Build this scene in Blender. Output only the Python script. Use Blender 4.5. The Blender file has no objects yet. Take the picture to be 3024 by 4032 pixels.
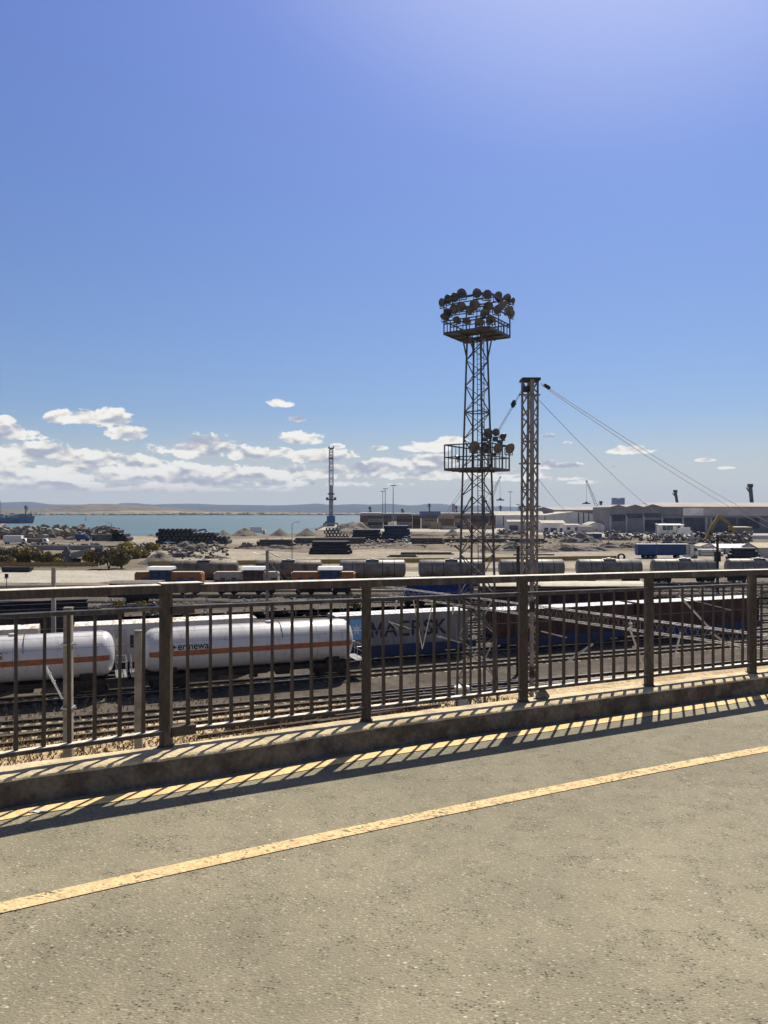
import bpy, math, random
from mathutils import Vector, Matrix, noise
SC = bpy.context.scene
COL = SC.collection
rad = math.radians
# ------------------------------------------------------------------ camera
F, CX, CY, CZ = 3029.0, 1512.0, 2018.0, 12.6      # focal length in photo pixels, horizon row, eye height (m)
cd = bpy.data.cameras.new('camera'); cam = bpy.data.objects.new('camera', cd); COL.objects.link(cam)
cd.sensor_fit = 'VERTICAL'; cd.sensor_height = 36; cd.lens = 36 * F / 4032
cd.clip_start = .05; cd.clip_end = 60000
cam.location = (0, 0, CZ); cam.rotation_euler = (rad(90.04), 0, 0); SC.camera = cam
# ------------------------------------------------------------------ light
SUN_AZ, SUN_EL = rad(20.3), rad(52.8)
sv = Vector((math.sin(SUN_AZ) * math.cos(SUN_EL), math.cos(SUN_AZ) * math.cos(SUN_EL), math.sin(SUN_EL)))
sl = bpy.data.lights.new('sun', 'SUN'); so = bpy.data.objects.new('sun', sl); COL.objects.link(so)
sl.energy = 5.0; sl.angle = rad(.5); sl.color = (1, .935, .82)
so.rotation_euler = sv.to_track_quat('Z', 'Y').to_euler(); so.location = (0, 0, 60)
SC.view_settings.view_transform = 'Standard'; SC.view_settings.look = 'None'
SC.view_settings.gamma = 1; SC.view_settings.exposure = .35
# ------------------------------------------------------------------ sky
w = bpy.data.worlds.new('World'); SC.world = w; w.use_nodes = True
nt = w.node_tree; nt.nodes.clear()
def lin(c): return tuple(((x / 255) / 12.92 if x <= 10 else (((x / 255) + .055) / 1.055) ** 2.4) for x in c)
class NB:
    def __init__(s, nt): s.nt = nt; s.k = 0
    def new(s, t, **kw):
        n = s.nt.nodes.new(t); n.location = (s.k * 30 % 3000, -(s.k // 8) * 60); s.k += 1
        for k, v in kw.items(): setattr(n, k, v)
        return n
    def link(s, a, b): s.nt.links.new(a, b)
    def inp(s, sock, v):
        if hasattr(v, 'is_output'): s.link(v, sock)
        else: sock.default_value = v
    def m(s, op, a, b=0.0, c=None, clamp=False):
        n = s.new('ShaderNodeMath', operation=op); n.use_clamp = clamp
        s.inp(n.inputs[0], a); s.inp(n.inputs[1], b)
        if c is not None: s.inp(n.inputs[2], c)
        return n.outputs[0]
    def xyz(s, x, y, z=0.0):
        n = s.new('ShaderNodeCombineXYZ')
        for i, v in enumerate((x, y, z)): s.inp(n.inputs[i], v)
        return n.outputs[0]
    def noise(s, vec, scale, detail=4, rough=.55, lac=2.0):
        n = s.new('ShaderNodeTexNoise'); s.link(vec, n.inputs['Vector'])
        n.inputs['Scale'].default_value = scale; n.inputs['Detail'].default_value = detail
        n.inputs['Roughness'].default_value = rough; n.inputs['Lacunarity'].default_value = lac
        return n.outputs[0]
    def ss(s, v, a, b, lo=0.0, hi=1.0):
        n = s.new('ShaderNodeMapRange', interpolation_type='SMOOTHSTEP')
        s.inp(n.inputs[0], v); s.inp(n.inputs[1], a); s.inp(n.inputs[2], b); s.inp(n.inputs[3], lo); s.inp(n.inputs[4], hi)
        return n.outputs[0]
    def mix(s, f, a, b, blend='MIX'):
        n = s.new('ShaderNodeMix', data_type='RGBA', blend_type=blend)
        s.inp(n.inputs[0], f)
        for i, v in ((6, a), (7, b)):
            if hasattr(v, 'is_output'): s.link(v, n.inputs[i])
            else: n.inputs[i].default_value = tuple(v)[:3] + (1,)
        return n.outputs[2]
    def ramp(s, v, stops, interp='LINEAR'):
        n = s.new('ShaderNodeValToRGB'); s.inp(n.inputs[0], v); r = n.color_ramp; r.interpolation = interp
        while len(r.elements) < len(stops): r.elements.new(.5)
        for e, (p, c) in zip(r.elements, stops):
            e.position = p; e.color = tuple(c)[:3] + (1,) if hasattr(c, '__len__') else (c, c, c, 1)
        return n.outputs[0]
b = NB(nt)
sky = b.new('ShaderNodeTexSky', sky_type='NISHITA'); sky.sun_disc = False
sky.sun_elevation = SUN_EL; sky.sun_rotation = SUN_AZ; sky.altitude = 20; sky.air_density = 1.0; sky.dust_density = .6; sky.ozone_density = 2.5
tc = b.new('ShaderNodeTexCoord'); sp = b.new('ShaderNodeSeparateXYZ'); b.link(tc.outputs['Generated'], sp.inputs[0])
dx, dy, dz = sp.outputs
az = b.m('ARCTAN2', dx, dy)                                    # radians, 0 = +Y, positive to the right
el = b.m('ARCSINE', dz)
# air near the horizon is hazier and greyer, the visible upper air a violet blue
SKYK = .063
tint = b.ramp(b.m('MULTIPLY', el, 1 / 1.2), [(0, (.80, .82, .90)), (.055, (.80, .86, .96)), (.15, (.80, .90, 1.05)), (.33, (.88, .97, 1.24)), (.48, (1.0, 1.05, 1.42)), (.66, (1.30, 1.08, .98)), (1, (1.2, 1.0, .85))])  # unseen zenith stops are warmed to neutralise the blue in scene shadows
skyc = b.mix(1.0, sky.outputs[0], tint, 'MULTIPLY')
skyc = b.mix(1.0, skyc, (SKYK * .97, SKYK * 1.0, SKYK * 1.10), 'MULTIPLY')
skyc = b.mix(b.ss(el, .0, .13, .95, 0.0), skyc, tuple(x / 2 ** .35 for x in lin((207, 211, 208))))
vd = b.new('ShaderNodeVectorMath', operation='DOT_PRODUCT'); b.link(tc.outputs['Generated'], vd.inputs[0]); vd.inputs[1].default_value = tuple(sv)
skyc = b.mix(b.ss(vd.outputs['Value'], .86, .985, 0.0, .36), skyc, tuple(x / 2 ** .35 for x in (.80, .86, .98)))
# cumulus: fields given as azimuth / elevation ellipses, broken up by noise
wx = b.m('MULTIPLY', b.m('SUBTRACT', b.noise(b.xyz(az, el, 9.1), 26, 3, .5), .5), .022)
azw = b.m('ADD', az, wx); elw = b.m('ADD', el, b.m('MULTIPLY', wx, .35))
def cn(da, de):
    v = b.xyz(b.m('ADD', azw, da), b.m('MULTIPLY', b.m('ADD', elw, de), 1.9), 3.3)
    return b.noise(v, 24, 2, .45), b.noise(v, 80, 8, .62)
(l0, h0), (l1, h1) = cn(0.0, 0.0), cn(.0016, .0062)
n_hi = b.m('ADD', b.m('MULTIPLY', l0, .52), b.m('MULTIPLY', h0, .48))
def blob(px, py, rx, ry):
    a0 = math.atan((px - CX) / F); e0 = math.atan((CY - py) / F * math.cos(a0))
    u = b.m('DIVIDE', b.m('SUBTRACT', az, a0), rx / F); v = b.m('DIVIDE', b.m('SUBTRACT', el, e0), ry / F)
    # flat base: the lower half falls off faster
    v = b.m('MULTIPLY', v, b.ss(v, -.3, .1, 1.55, 1.0))
    d = b.m('ADD', b.m('MULTIPLY', u, u), b.m('MULTIPLY', v, v))
    return b.m('SUBTRACT', 1.0, d)
blobs = [(225, 1650, 40, 26), (320, 1645, 85, 34), (430, 1650, 70, 38), (505, 1712, 70, 34), (15, 1708, 115, 36), (10, 1658, 38, 22), (1103, 1590, 52, 20),
         (1178, 1652, 46, 14), (1190, 1728, 82, 34), (1330, 1757, 26, 12), (1655, 1762, 100, 26), (1775, 1738, 64, 22), (1500, 1766, 34, 9),
         (2480, 1775, 85, 20), (2160, 1718, 25, 9), (2235, 1745, 16, 6), (2415, 1838, 20, 7), (2250, 1834, 62, 14), (2150, 1834, 48, 20), (2780, 1812, 34, 8), (2860, 1843, 26, 6), (2310, 1900, 62, 8),
         (90, 1790, 180, 46), (340, 1812, 150, 40), (560, 1825, 120, 34), (790, 1775, 190, 50), (1000, 1790, 180, 34), (1240, 1800, 130, 34), (1640, 1830, 150, 36), (1420, 1850, 170, 28), (1950, 1868, 190, 26),
         (160, 1866, 420, 42), (620, 1868, 420, 46), (1150, 1868, 330, 36), (500, 1925, 700, 16), (1700, 1872, 300, 26), (250, 1912, 420, 18), (1000, 1905, 500, 18), (2100, 1888, 170, 12)]
fld = None
for bl in blobs:
    o = blob(*bl); fld = o if fld is None else b.m('MAXIMUM', fld, o)
fld = b.m('MAXIMUM', fld, -1.6)
dens = b.m('ADD', b.m('MULTIPLY', fld, .30), b.m('MULTIPLY', b.m('SUBTRACT', n_hi, .47), 2.0))
cover = b.ss(dens, .0, .155)
lit = b.m('ADD', b.m('MULTIPLY', b.m('SUBTRACT', l0, l1), 5.5), b.m('MULTIPLY', b.m('SUBTRACT', h0, h1), 1.6))
lit = b.m('ADD', lit, b.m('ADD', .76, b.m('MULTIPLY', b.m('SUBTRACT', .20, dens), .7)), None, True)
ccol = b.ramp(lit, [(0, lin((170, 175, 192))), (.35, lin((196, 198, 206))), (.60, lin((230, 227, 222))), (.85, lin((253, 246, 234))), (1, lin((255, 253, 246)))])
CK = 1 / (2 ** .35)
ccol = b.mix(1.0, ccol, (CK, CK, CK), 'MULTIPLY')
hz = b.mix(b.ss(el, .016, .040), tuple(x * CK for x in lin((203, 199, 199))), ccol)
out = b.mix(b.m('MULTIPLY', cover, b.ss(el, .004, .030, .15, .97)), skyc, hz)
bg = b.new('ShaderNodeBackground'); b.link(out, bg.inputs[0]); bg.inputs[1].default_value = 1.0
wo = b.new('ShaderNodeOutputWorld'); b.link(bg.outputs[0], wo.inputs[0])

# ================================================================== helpers
def W(px, py, D): return Vector(((px - CX) * D / F, D, CZ - (py - CY) * D / F))
def G(px, py, z=0.0):
    D = (CZ - z) * F / (py - CY); return Vector(((px - CX) * D / F, D, z))
def XW(px, D): return (px - CX) * D / F
def ZW(py, D): return CZ - (py - CY) * D / F
MATS = {}
def mat(name, col, rough=.8, metal=0.0, var=.18, scale=3.0, col2=None, bump=0.0, bscale=30.0, thr=(.42, .62), spec=.3, stretch=None):
    if name in MATS: return MATS[name]
    m = bpy.data.materials.new(name); m.use_nodes = True; n = NB(m.node_tree); m.node_tree.nodes.clear()
    p = n.new('ShaderNodeBsdfPrincipled'); o = n.new('ShaderNodeOutputMaterial'); n.link(p.outputs[0], o.inputs[0])
    t = n.new('ShaderNodeTexCoord'); v = t.outputs['Object']
    if stretch:
        mp = n.new('ShaderNodeMapping'); n.link(v, mp.inputs[0]); mp.inputs['Scale'].default_value = stretch; v = mp.outputs[0]
    na = n.noise(v, scale, 6, .6)
    c = tuple(col)[:3]; cc = col2 if col2 else tuple(x * (1 - 2 * var) for x in c)
    f = n.ss(na, thr[0], thr[1])
    base = n.mix(f, c, cc)
    nb = n.noise(v, scale * 7, 4, .6)
    k = n.ss(nb, .3, .7, 1 - var * .7, 1 + var * .7)
    base = n.mix(1.0, base, n.xyz(k, k, k), 'MULTIPLY')
    n.link(base, p.inputs['Base Color']); p.inputs['Roughness'].default_value = rough; p.inputs['Metallic'].default_value = metal
    p.inputs['Specular IOR Level'].default_value = spec
    if bump:
        bn = n.new('ShaderNodeBump'); bn.inputs['Strength'].default_value = bump; bn.inputs['Distance'].default_value = .02
        n.link(n.noise(v, bscale, 5, .6), bn.inputs['Height']); n.link(bn.outputs[0], p.inputs['Normal'])
    MATS[name] = m; return m
class MB:
    def __init__(s): s.v = []; s.f = []; s.mi = []
    def add(s, vs, fs, mi=0):
        o = len(s.v); s.v += [tuple(x) for x in vs]; s.f += [tuple(i + o for i in f) for f in fs]; s.mi += [mi] * len(fs); return s
    BF = [(0, 3, 2, 1), (4, 5, 6, 7), (0, 1, 5, 4), (1, 2, 6, 5), (2, 3, 7, 6), (3, 0, 4, 7)]
    def box(s, c, d, rz=0.0, mi=0):
        hx, hy, hz = d[0] / 2, d[1] / 2, d[2] / 2; ca, sa = math.cos(rz), math.sin(rz); vs = []
        for z in (-hz, hz):
            for x, y in ((-hx, -hy), (hx, -hy), (hx, hy), (-hx, hy)):
                vs.append((c[0] + x * ca - y * sa, c[1] + x * sa + y * ca, c[2] + z))
        return s.add(vs, s.BF, mi)
    def b2(s, x0, x1, y0, y1, z0, z1, mi=0): return s.box(((x0 + x1) / 2, (y0 + y1) / 2, (z0 + z1) / 2), (x1 - x0, y1 - y0, z1 - z0), 0, mi)
    def bar(s, p, q, wd, ht=None, mi=0):
        p, q = Vector(p), Vector(q); d = (q - p)
        if d.length < 1e-6: return s
        d.normalize(); ht = ht or wd; up = Vector((0, 0, 1)) if abs(d.z) < .95 else Vector((0, 1, 0))
        a = d.cross(up).normalized() * wd / 2; c = a.cross(d).normalized() * ht / 2; vs = []
        for e in (p, q):
            for u, v in ((-1, -1), (1, -1), (1, 1), (-1, 1)): vs.append(e + a * u + c * v)
        return s.add(vs, s.BF, mi)
    def tube(s, p, q, r, n=8, r2=None, mi=0, cap=True):
        p, q = Vector(p), Vector(q); d = (q - p).normalized(); r2 = r if r2 is None else r2
        up = Vector((0, 0, 1)) if abs(d.z) < .95 else Vector((1, 0, 0)); a = d.cross(up).normalized(); c = a.cross(d).normalized(); vs = []
        for e, rr in ((p, r), (q, r2)):
            for i in range(n):
                t = 2 * math.pi * i / n; vs.append(e + a * math.cos(t) * rr + c * math.sin(t) * rr)
        fs = [(i, (i + 1) % n, n + (i + 1) % n, n + i) for i in range(n)]
        if cap: fs += [tuple(range(n - 1, -1, -1)), tuple(range(n, 2 * n))]
        return s.add(vs, fs, mi)
    def path(s, pts, r, n=5, mi=0):
        for a, c in zip(pts, pts[1:]): s.tube(a, c, r, n, mi=mi)
        return s
    def lathe(s, p, d, prof, n=16, mi=0, a0=0.0, a1=2 * math.pi, cap=True):
        p, d = Vector(p), Vector(d).normalized(); up = Vector((0, 0, 1)) if abs(d.z) < .95 else Vector((1, 0, 0))
        a = d.cross(up).normalized(); c = a.cross(d).normalized(); full = abs(a1 - a0 - 2 * math.pi) < 1e-6; m = n if full else n + 1; vs = []; fs = []
        for t, r in prof:
            for i in range(m):
                th = a0 + (a1 - a0) * i / n; vs.append(p + d * t + a * math.cos(th) * r + c * math.sin(th) * r)
        for k in range(len(prof) - 1):
            for i in range(n):
                j = (i + 1) % m if full else i + 1; fs.append((k * m + i, k * m + j, (k + 1) * m + j, (k + 1) * m + i))
        if full and cap: fs += [tuple(range(m - 1, -1, -1)), tuple(range((len(prof) - 1) * m, len(prof) * m))]
        return s.add(vs, fs, mi)
    def prism(s, poly, ext, mi=0):
        n = len(poly); e = Vector(ext); vs = [Vector(p) for p in poly] + [Vector(p) + e for p in poly]
        return s.add(vs, [tuple(range(n - 1, -1, -1)), tuple(range(n, 2 * n))] + [(i, (i + 1) % n, n + (i + 1) % n, n + i) for i in range(n)], mi)
    def gable(s, x0, x1, y0, y1, z0, ze, zr, axis='x', mi=0, over=0.0):
        if axis == 'x': poly = [(x0, y0, z0), (x0, y1, z0), (x0, y1, ze), (x0, (y0 + y1) / 2, zr), (x0, y0, ze)]; return s.prism(poly, (x1 - x0, 0, 0), mi)
        poly = [(x0, y0, z0), (x1, y0, z0), (x1, y0, ze), ((x0 + x1) / 2, y0, zr), (x0, y0, ze)]; return s.prism(poly, (0, y1 - y0, 0), mi)
    def build(s, name, mats, parent=None, loc=None, rz=None, smooth=False, bevel=0):
        me = bpy.data.meshes.new(name); me.from_pydata([tuple(v) for v in s.v], [], s.f)
        for m in (mats if isinstance(mats, (list, tuple)) else [mats]): me.materials.append(m)
        me.polygons.foreach_set('material_index', s.mi)
        bm_fix(me)
        if smooth:
            me.polygons.foreach_set('use_smooth', [True] * len(me.polygons))
            try: me.set_sharp_from_angle(angle=rad(smooth if smooth > 1 else 40))
            except Exception: pass
        me.update(); o = bpy.data.objects.new(name, me); COL.objects.link(o)
        if parent is not None: o.parent = parent
        if loc is not None: o.location = loc
        if rz is not None: o.rotation_euler = (0, 0, rz)
        if bevel:
            md = o.modifiers.new('bevel', 'BEVEL'); md.width = bevel; md.segments = 2; md.limit_method = 'ANGLE'
        return o
import bmesh
def bm_fix(me):
    bm = bmesh.new(); bm.from_mesh(me); bmesh.ops.recalc_face_normals(bm, faces=bm.faces); bm.to_mesh(me); bm.free()
def tag(o, label, cat, group=None, kind=None):
    o['label'] = label; o['category'] = cat
    if group: o['group'] = group
    if kind: o['kind'] = kind
    return o
def thing(name, label, cat, loc=(0, 0, 0), rz=0.0, group=None):
    o = bpy.data.objects.new(name, None); COL.objects.link(o); o.location = loc; o.rotation_euler = (0, 0, rz); o.empty_display_size = .3
    return tag(o, label, cat, group)
def dup(root, loc, rz=None, label=None, group=None, parent=None, cat=None):
    r = root.copy(); COL.objects.link(r); r.parent = parent
    if loc is not None: r.location = loc
    if rz is not None: r.rotation_euler = (0, 0, rz)
    if label: r['label'] = label
    if group: r['group'] = group
    for ch in list(root.children): dup(ch, None, None, parent=r)
    return r
def structure(o, label=None, cat=None): 
    o['kind'] = 'structure'
    return o
def text(s, size, material, name, parent, loc, rot, bold=0.0, ext=.01, xs=1.0, sp=1.0):
    c = bpy.data.curves.new(name, 'FONT'); c.body = s; c.size = size; c.extrude = ext; c.offset = bold; c.align_x = 'CENTER'; c.align_y = 'CENTER'; c.space_character = sp
    t = bpy.data.objects.new(name, c); COL.objects.link(t); dg = bpy.context.evaluated_depsgraph_get()
    me = bpy.data.meshes.new_from_object(t.evaluated_get(dg)); bpy.data.objects.remove(t); bpy.data.curves.remove(c)
    me.materials.clear(); me.materials.append(material)
    o = bpy.data.objects.new(name, me); COL.objects.link(o); o.parent = parent; o.location = loc; o.rotation_euler = rot; o.scale = (xs, 1, 1); return o
def fbm(x, y, z=0.0, o=4): return noise.fractal(Vector((x, y, z)), 1.0, 2.0, o)
R = random.Random(7)

# ================================================================== materials
asphalt = bpy.data.materials.new('asphalt'); asphalt.use_nodes = True
def asphalt_nodes(m, paint=None, wear=.5):
    n = NB(m.node_tree); m.node_tree.nodes.clear()
    p = n.new('ShaderNodeBsdfPrincipled'); o = n.new('ShaderNodeOutputMaterial'); n.link(p.outputs[0], o.inputs[0])
    v = n.new('ShaderNodeTexCoord').outputs['Object']
    mp = n.new('ShaderNodeMapping'); n.link(v, mp.inputs[0]); mp.inputs['Rotation'].default_value = (0, 0, .05); mp.inputs['Scale'].default_value = (.75, 1.25, 1); vv = mp.outputs[0]
    vo = n.new('ShaderNodeTexVoronoi'); n.link(vv, vo.inputs['Vector']); vo.inputs['Scale'].default_value = 85; vo.inputs['Randomness'].default_value = 1
    cs = n.new('ShaderNodeSeparateColor'); n.link(vo.outputs['Color'], cs.inputs[0])
    vo2 = n.new('ShaderNodeTexVoronoi'); n.link(vv, vo2.inputs['Vector']); vo2.inputs['Scale'].default_value = 38
    cs2 = n.new('ShaderNodeSeparateColor'); n.link(vo2.outputs['Color'], cs2.inputs[0])
    big = n.noise(v, 1.1, 5, .65); mid = n.noise(v, 7, 5, .6); fine = n.noise(vv, 170, 3, .7)
    col = n.mix(n.ss(big, .3, .7), (.196, .172, .114), (.250, .217, .144))
    col = n.mix(n.ss(mid, .45, .75, 0.0, .5), col, (.146, .128, .086))
    dark = n.m('MULTIPLY', n.ss(cs.outputs[0], .68, .74), n.ss(vo.outputs['Distance'], .55, .30))
    col = n.mix(n.m('MULTIPLY', dark, n.ss(mid, .42, .62, .06, .85)), col, (.03, .025, .018))
    lite = n.m('MULTIPLY', n.ss(cs.outputs[1], .80, .86), n.ss(vo.outputs['Distance'], .55, .30))
    col = n.mix(n.m('MULTIPLY', lite, .62), col, (.42, .37, .26))
    sp_ = n.m('MULTIPLY', n.ss(cs2.outputs[2], .95, .96), n.ss(vo2.outputs['Distance'], .26, .16))
    col = n.mix(n.m('MULTIPLY', sp_, .7), col, (.60, .53, .40))
    k = n.ss(fine, .25, .75, .72, 1.28); col = n.mix(1.0, col, n.xyz(k, k, k), 'MULTIPLY')
    tyre = n.noise(v, .45, 3, .5); kt = n.ss(tyre, .35, .65, .90, 1.10); col = n.mix(1.0, col, n.xyz(kt, kt, kt), 'MULTIPLY')
    st = n.ss(n.noise(v, 2.3, 6, .7), .62, .72, 0.0, .45); col = n.mix(st, col, (.12, .10, .072))
    if paint:
        wv = n.m('ADD', n.m('MULTIPLY', cs.outputs[0], .35), n.m('ADD', n.m('MULTIPLY', mid, .5), n.m('MULTIPLY', fine, .35)))
        msk = n.ss(wv, wear, wear + .1)
        pc = n.mix(n.ss(n.noise(v, 20, 4, .7), .35, .65), paint, tuple(x * .72 for x in paint))
        col = n.mix(msk, pc, col)
    n.link(col, p.inputs['Base Color']); p.inputs['Roughness'].default_value = .82; p.inputs['Specular IOR Level'].default_value = .25
    h = n.m('ADD', n.m('MULTIPLY', vo.outputs['Distance'], -1.0), n.m('MULTIPLY', fine, .6))
    bn = n.new('ShaderNodeBump'); bn.inputs['Strength'].default_value = .55; bn.inputs['Distance'].default_value = .006
    n.link(h, bn.inputs['Height']); n.link(bn.outputs[0], p.inputs['Normal'])
asphalt_nodes(asphalt)
paint_mid = bpy.data.materials.new('worn_yellow_paint'); paint_mid.use_nodes = True; asphalt_nodes(paint_mid, (.80, .555, .27), .665)
paint_edge = bpy.data.materials.new('yellow_edge_paint'); paint_edge.use_nodes = True; asphalt_nodes(paint_edge, (.88, .60, .27), .80)
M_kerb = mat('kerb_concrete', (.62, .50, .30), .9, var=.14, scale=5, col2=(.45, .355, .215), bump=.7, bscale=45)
M_kerbface = mat('shaded_kerb_concrete', (.17, .145, .105), .9, var=.3, scale=5, col2=(.085, .07, .052), bump=.7, bscale=40)  # same concrete as the kerb top, darkened to paint in the side's shade
M_rail = mat('weathered_brown_steel', (.088, .066, .050), .62, .15, var=.3, scale=7, col2=(.17, .135, .10), thr=(.50, .68), stretch=(1, 1, .3), bump=.25, bscale=60, spec=.2)
M_railtop = mat('sunlit_rail_top_steel', (.74, .66, .52), .6, .0, var=.2, scale=9, spec=.5)  # tops of the same steel coloured pale to paint in sunlight
M_ground = None
def ground_mat(name, c1, c2, c3, s=.05, fine=2.2):
    m = bpy.data.materials.new(name); m.use_nodes = True; n = NB(m.node_tree); m.node_tree.nodes.clear()
    p = n.new('ShaderNodeBsdfPrincipled'); o = n.new('ShaderNodeOutputMaterial'); n.link(p.outputs[0], o.inputs[0])
    v = n.new('ShaderNodeTexCoord').outputs['Object']
    a = n.noise(v, s, 6, .62); f = n.noise(v, fine, 6, .68); g = n.noise(v, s * 6, 5, .6)
    col = n.mix(n.ss(a, .38, .6), c1, c2); col = n.mix(n.ss(g, .5, .66, 0.0, .75), col, c3)
    k = n.ss(f, .28, .72, .62, 1.35); col = n.mix(1.0, col, n.xyz(k, k, k), 'MULTIPLY')
    n.link(col, p.inputs['Base Color']); p.inputs['Roughness'].default_value = .95; p.inputs['Specular IOR Level'].default_value = .1
    bn = n.new('ShaderNodeBump'); bn.inputs['Strength'].default_value = .6; bn.inputs['Distance'].default_value = .12
    n.link(f, bn.inputs['Height']); n.link(bn.outputs[0], p.inputs['Normal'])
    return m
M_soil = ground_mat('dry_dusty_soil', (.225, .185, .137), (.14, .112, .083), (.075, .06, .046), .035, 1.6)
M_grassy = ground_mat('dry_grass_soil', (.56, .43, .25), (.42, .30, .17), (.20, .15, .085), .35, 4)
M_ballast = ground_mat('oily_ballast', (.085, .07, .056), (.125, .103, .082), (.045, .036, .03), .3, 9)
M_dust = ground_mat('pale_dust', (.34, .295, .222), (.265, .225, .17), (.16, .135, .10), .06, 1.1)
M_conc = ground_mat('pale_concrete', (.42, .385, .315), (.37, .33, .27), (.27, .24, .19), .15, 2)
M_black = mat('sooty_black', (.022, .020, .022), .6, var=.3, scale=2)
M_under = mat('greasy_underframe', (.030, .025, .022), .7, .2, var=.35, scale=4, col2=(.055, .042, .03))
M_dark = mat('dark_steel', (.055, .05, .05), .6, .3, var=.3)
M_tower = mat('tower_grey_paint', (.085, .085, .092), .5, .3, var=.25, scale=2, col2=(.06, .055, .055))
M_mast = mat('mast_grey_paint', (.22, .195, .185), .55, .3, var=.2, scale=3, col2=(.15, .13, .12), spec=.4)
M_galv = mat('galvanised_steel', (.50, .49, .46), .38, .75, var=.15)
M_lamp = mat('floodlight_shell', (.10, .10, .105), .5, .4, var=.2)
M_glassd = mat('dusty_lamp_glass', (.16, .15, .15), .25, 0, var=.2, scale=6, spec=.6)
M_white = mat('white_tank_paint', (.56, .54, .53), .36, var=.08, scale=1.6, col2=(.40, .36, .31), thr=(.50, .74), spec=.5, stretch=(1.3, .5, .35))
M_orange = mat('orange_band', (.36, .115, .045), .45, var=.15)
M_lett = mat('dark_lettering', (.05, .045, .04), .6, var=.1)
M_brownlett = mat('gold_brown_lettering', (.24, .14, .06), .6, var=.1)
M_cgrey = mat('grey_container_paint', (.235, .225, .22), .5, var=.08, scale=1.5, col2=(.18, .17, .155), stretch=(1, 1, .3))
M_cside = mat('dull_white_container', (.47, .45, .42), .5, var=.08, scale=1.2, col2=(.38, .355, .31), stretch=(1, 1, .3))
M_cwhite = mat('white_container_paint', (.76, .73, .66), .5, var=.08, scale=1.2, col2=(.5, .46, .4), stretch=(1, 1, .3))
M_roofw = mat('white_roof_paint', (.78, .76, .72), .5, var=.05, scale=1)  # plain white roof paint
M_roofr = mat('rust_streaked_roof', (.74, .72, .66), .55, var=.06, scale=.9, col2=(.44, .27, .12), thr=(.50, .66), stretch=(2.4, .5, 1))
M_maroon = mat('maroon_wagon_paint', (.065, .024, .022), .55, var=.2, scale=1.5)
M_bluef = mat('blue_wagon_paint', (.012, .030, .11), .45, var=.25, scale=2, col2=(.02, .025, .045))
M_mblue = mat('light_blue_logo', (.16, .42, .68), .5, var=.05)
M_wstar = mat('white_logo', (.75, .75, .72), .5, var=.05)
M_navy = mat('navy_lettering', (.018, .022, .045), .6, var=.05)
M_gtank = mat('dusty_grey_tank', (.23, .205, .165), .5, .1, var=.16, scale=.7, col2=(.15, .125, .10), spec=.45)
M_gtank2 = mat('brown_oil_stained_tank', (.19, .15, .105), .6, .1, var=.2, scale=.6, col2=(.10, .075, .055), spec=.35)
M_loco_o = mat('faded_orange_paint', (.46, .16, .05), .55, var=.15, scale=2, col2=(.33, .12, .05))
M_loco_b = mat('faded_blue_paint', (.055, .085, .18), .55, var=.2, scale=2)
M_loco_m = mat('dull_maroon_paint', (.14, .075, .06), .6, var=.2, scale=2)
M_loco_c = mat('cream_paint', (.50, .42, .30), .6, var=.12)
M_pane = mat('dark_window_glass', (.03, .035, .045), .12, var=.1, spec=.7)
M_yfence = mat('ochre_sheet_steel', (.30, .215, .065), .7, var=.12, scale=.25, col2=(.36, .15, .06), thr=(.53, .60))
M_conpost = mat('post_concrete', (.26, .235, .195), .85, var=.12, scale=2.5, col2=(.19, .165, .13), bump=.3)
M_leaf1 = mat('dark_green_leaves', (.105, .098, .04), .7, var=.35, scale=1.2, col2=(.18, .145, .055))
M_leaf2 = mat('autumn_yellow_leaves', (.42, .32, .085), .7, var=.25, scale=1.2, col2=(.14, .11, .03))
M_leaf3 = mat('olive_brown_leaves', (.23, .185, .09), .7, var=.3, scale=1.2, col2=(.12, .10, .05))
M_bark = mat('bark', (.10, .08, .06), .9, var=.2)
M_pile = ground_mat('grey_gravel_heap', (.165, .145, .125), (.20, .175, .145), (.115, .098, .085), .3, 3)
M_pilel = ground_mat('brown_sand_heap', (.22, .185, .14), (.18, .15, .115), (.13, .105, .08), .3, 3)
M_rubble = mat('broken_concrete', (.21, .18, .15), .9, var=.35, scale=.5, col2=(.09, .075, .062))
M_scrap = mat('mixed_scrap_metal', (.11, .08, .065), .7, .1, var=.4, scale=.8, col2=(.20, .18, .17))
M_pipe = mat('black_coated_pipe', (.028, .030, .042), .5, var=.3, scale=1)
M_wall = mat('pale_render_wall', (.78, .72, .65), .85, var=.05, scale=.15, col2=(.68, .62, .56))
M_wallm = mat('mauve_sheet_wall', (.46, .40, .385), .8, var=.08, scale=.1)
M_walld = mat('dark_grey_sheet_wall', (.185, .178, .185), .8, var=.15, scale=.08, col2=(.24, .225, .225))
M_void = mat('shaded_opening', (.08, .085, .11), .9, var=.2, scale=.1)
M_roof = mat('dusty_roof', (.45, .41, .34), .8, var=.1, scale=.2)
M_woodd = mat('old_timber', (.085, .066, .05), .85, var=.3, scale=.8, col2=(.14, .11, .08))
M_trblue = mat('blue_tarpaulin', (.02, .062, .18), .5, var=.12, scale=.5)
M_tyre = mat('tyre_rubber', (.02, .02, .02), .8, var=.1)
M_cranebl = mat('crane_blue_paint', (.035, .10, .26), .5, var=.15, scale=.15)
M_craneg = mat('crane_grey_paint', (.30, .29, .30), .6, var=.1, scale=.2)
M_craned = mat('dark_crane_paint', (.10, .09, .095), .6, var=.1, scale=.2)
M_yellow = mat('ochre_machine_paint', (.34, .24, .07), .6, var=.15, scale=.5)
M_sleeper = mat('stained_sleeper', (.40, .33, .22), .9, var=.2, scale=1.2, col2=(.10, .08, .06), thr=(.4, .55))
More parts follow.
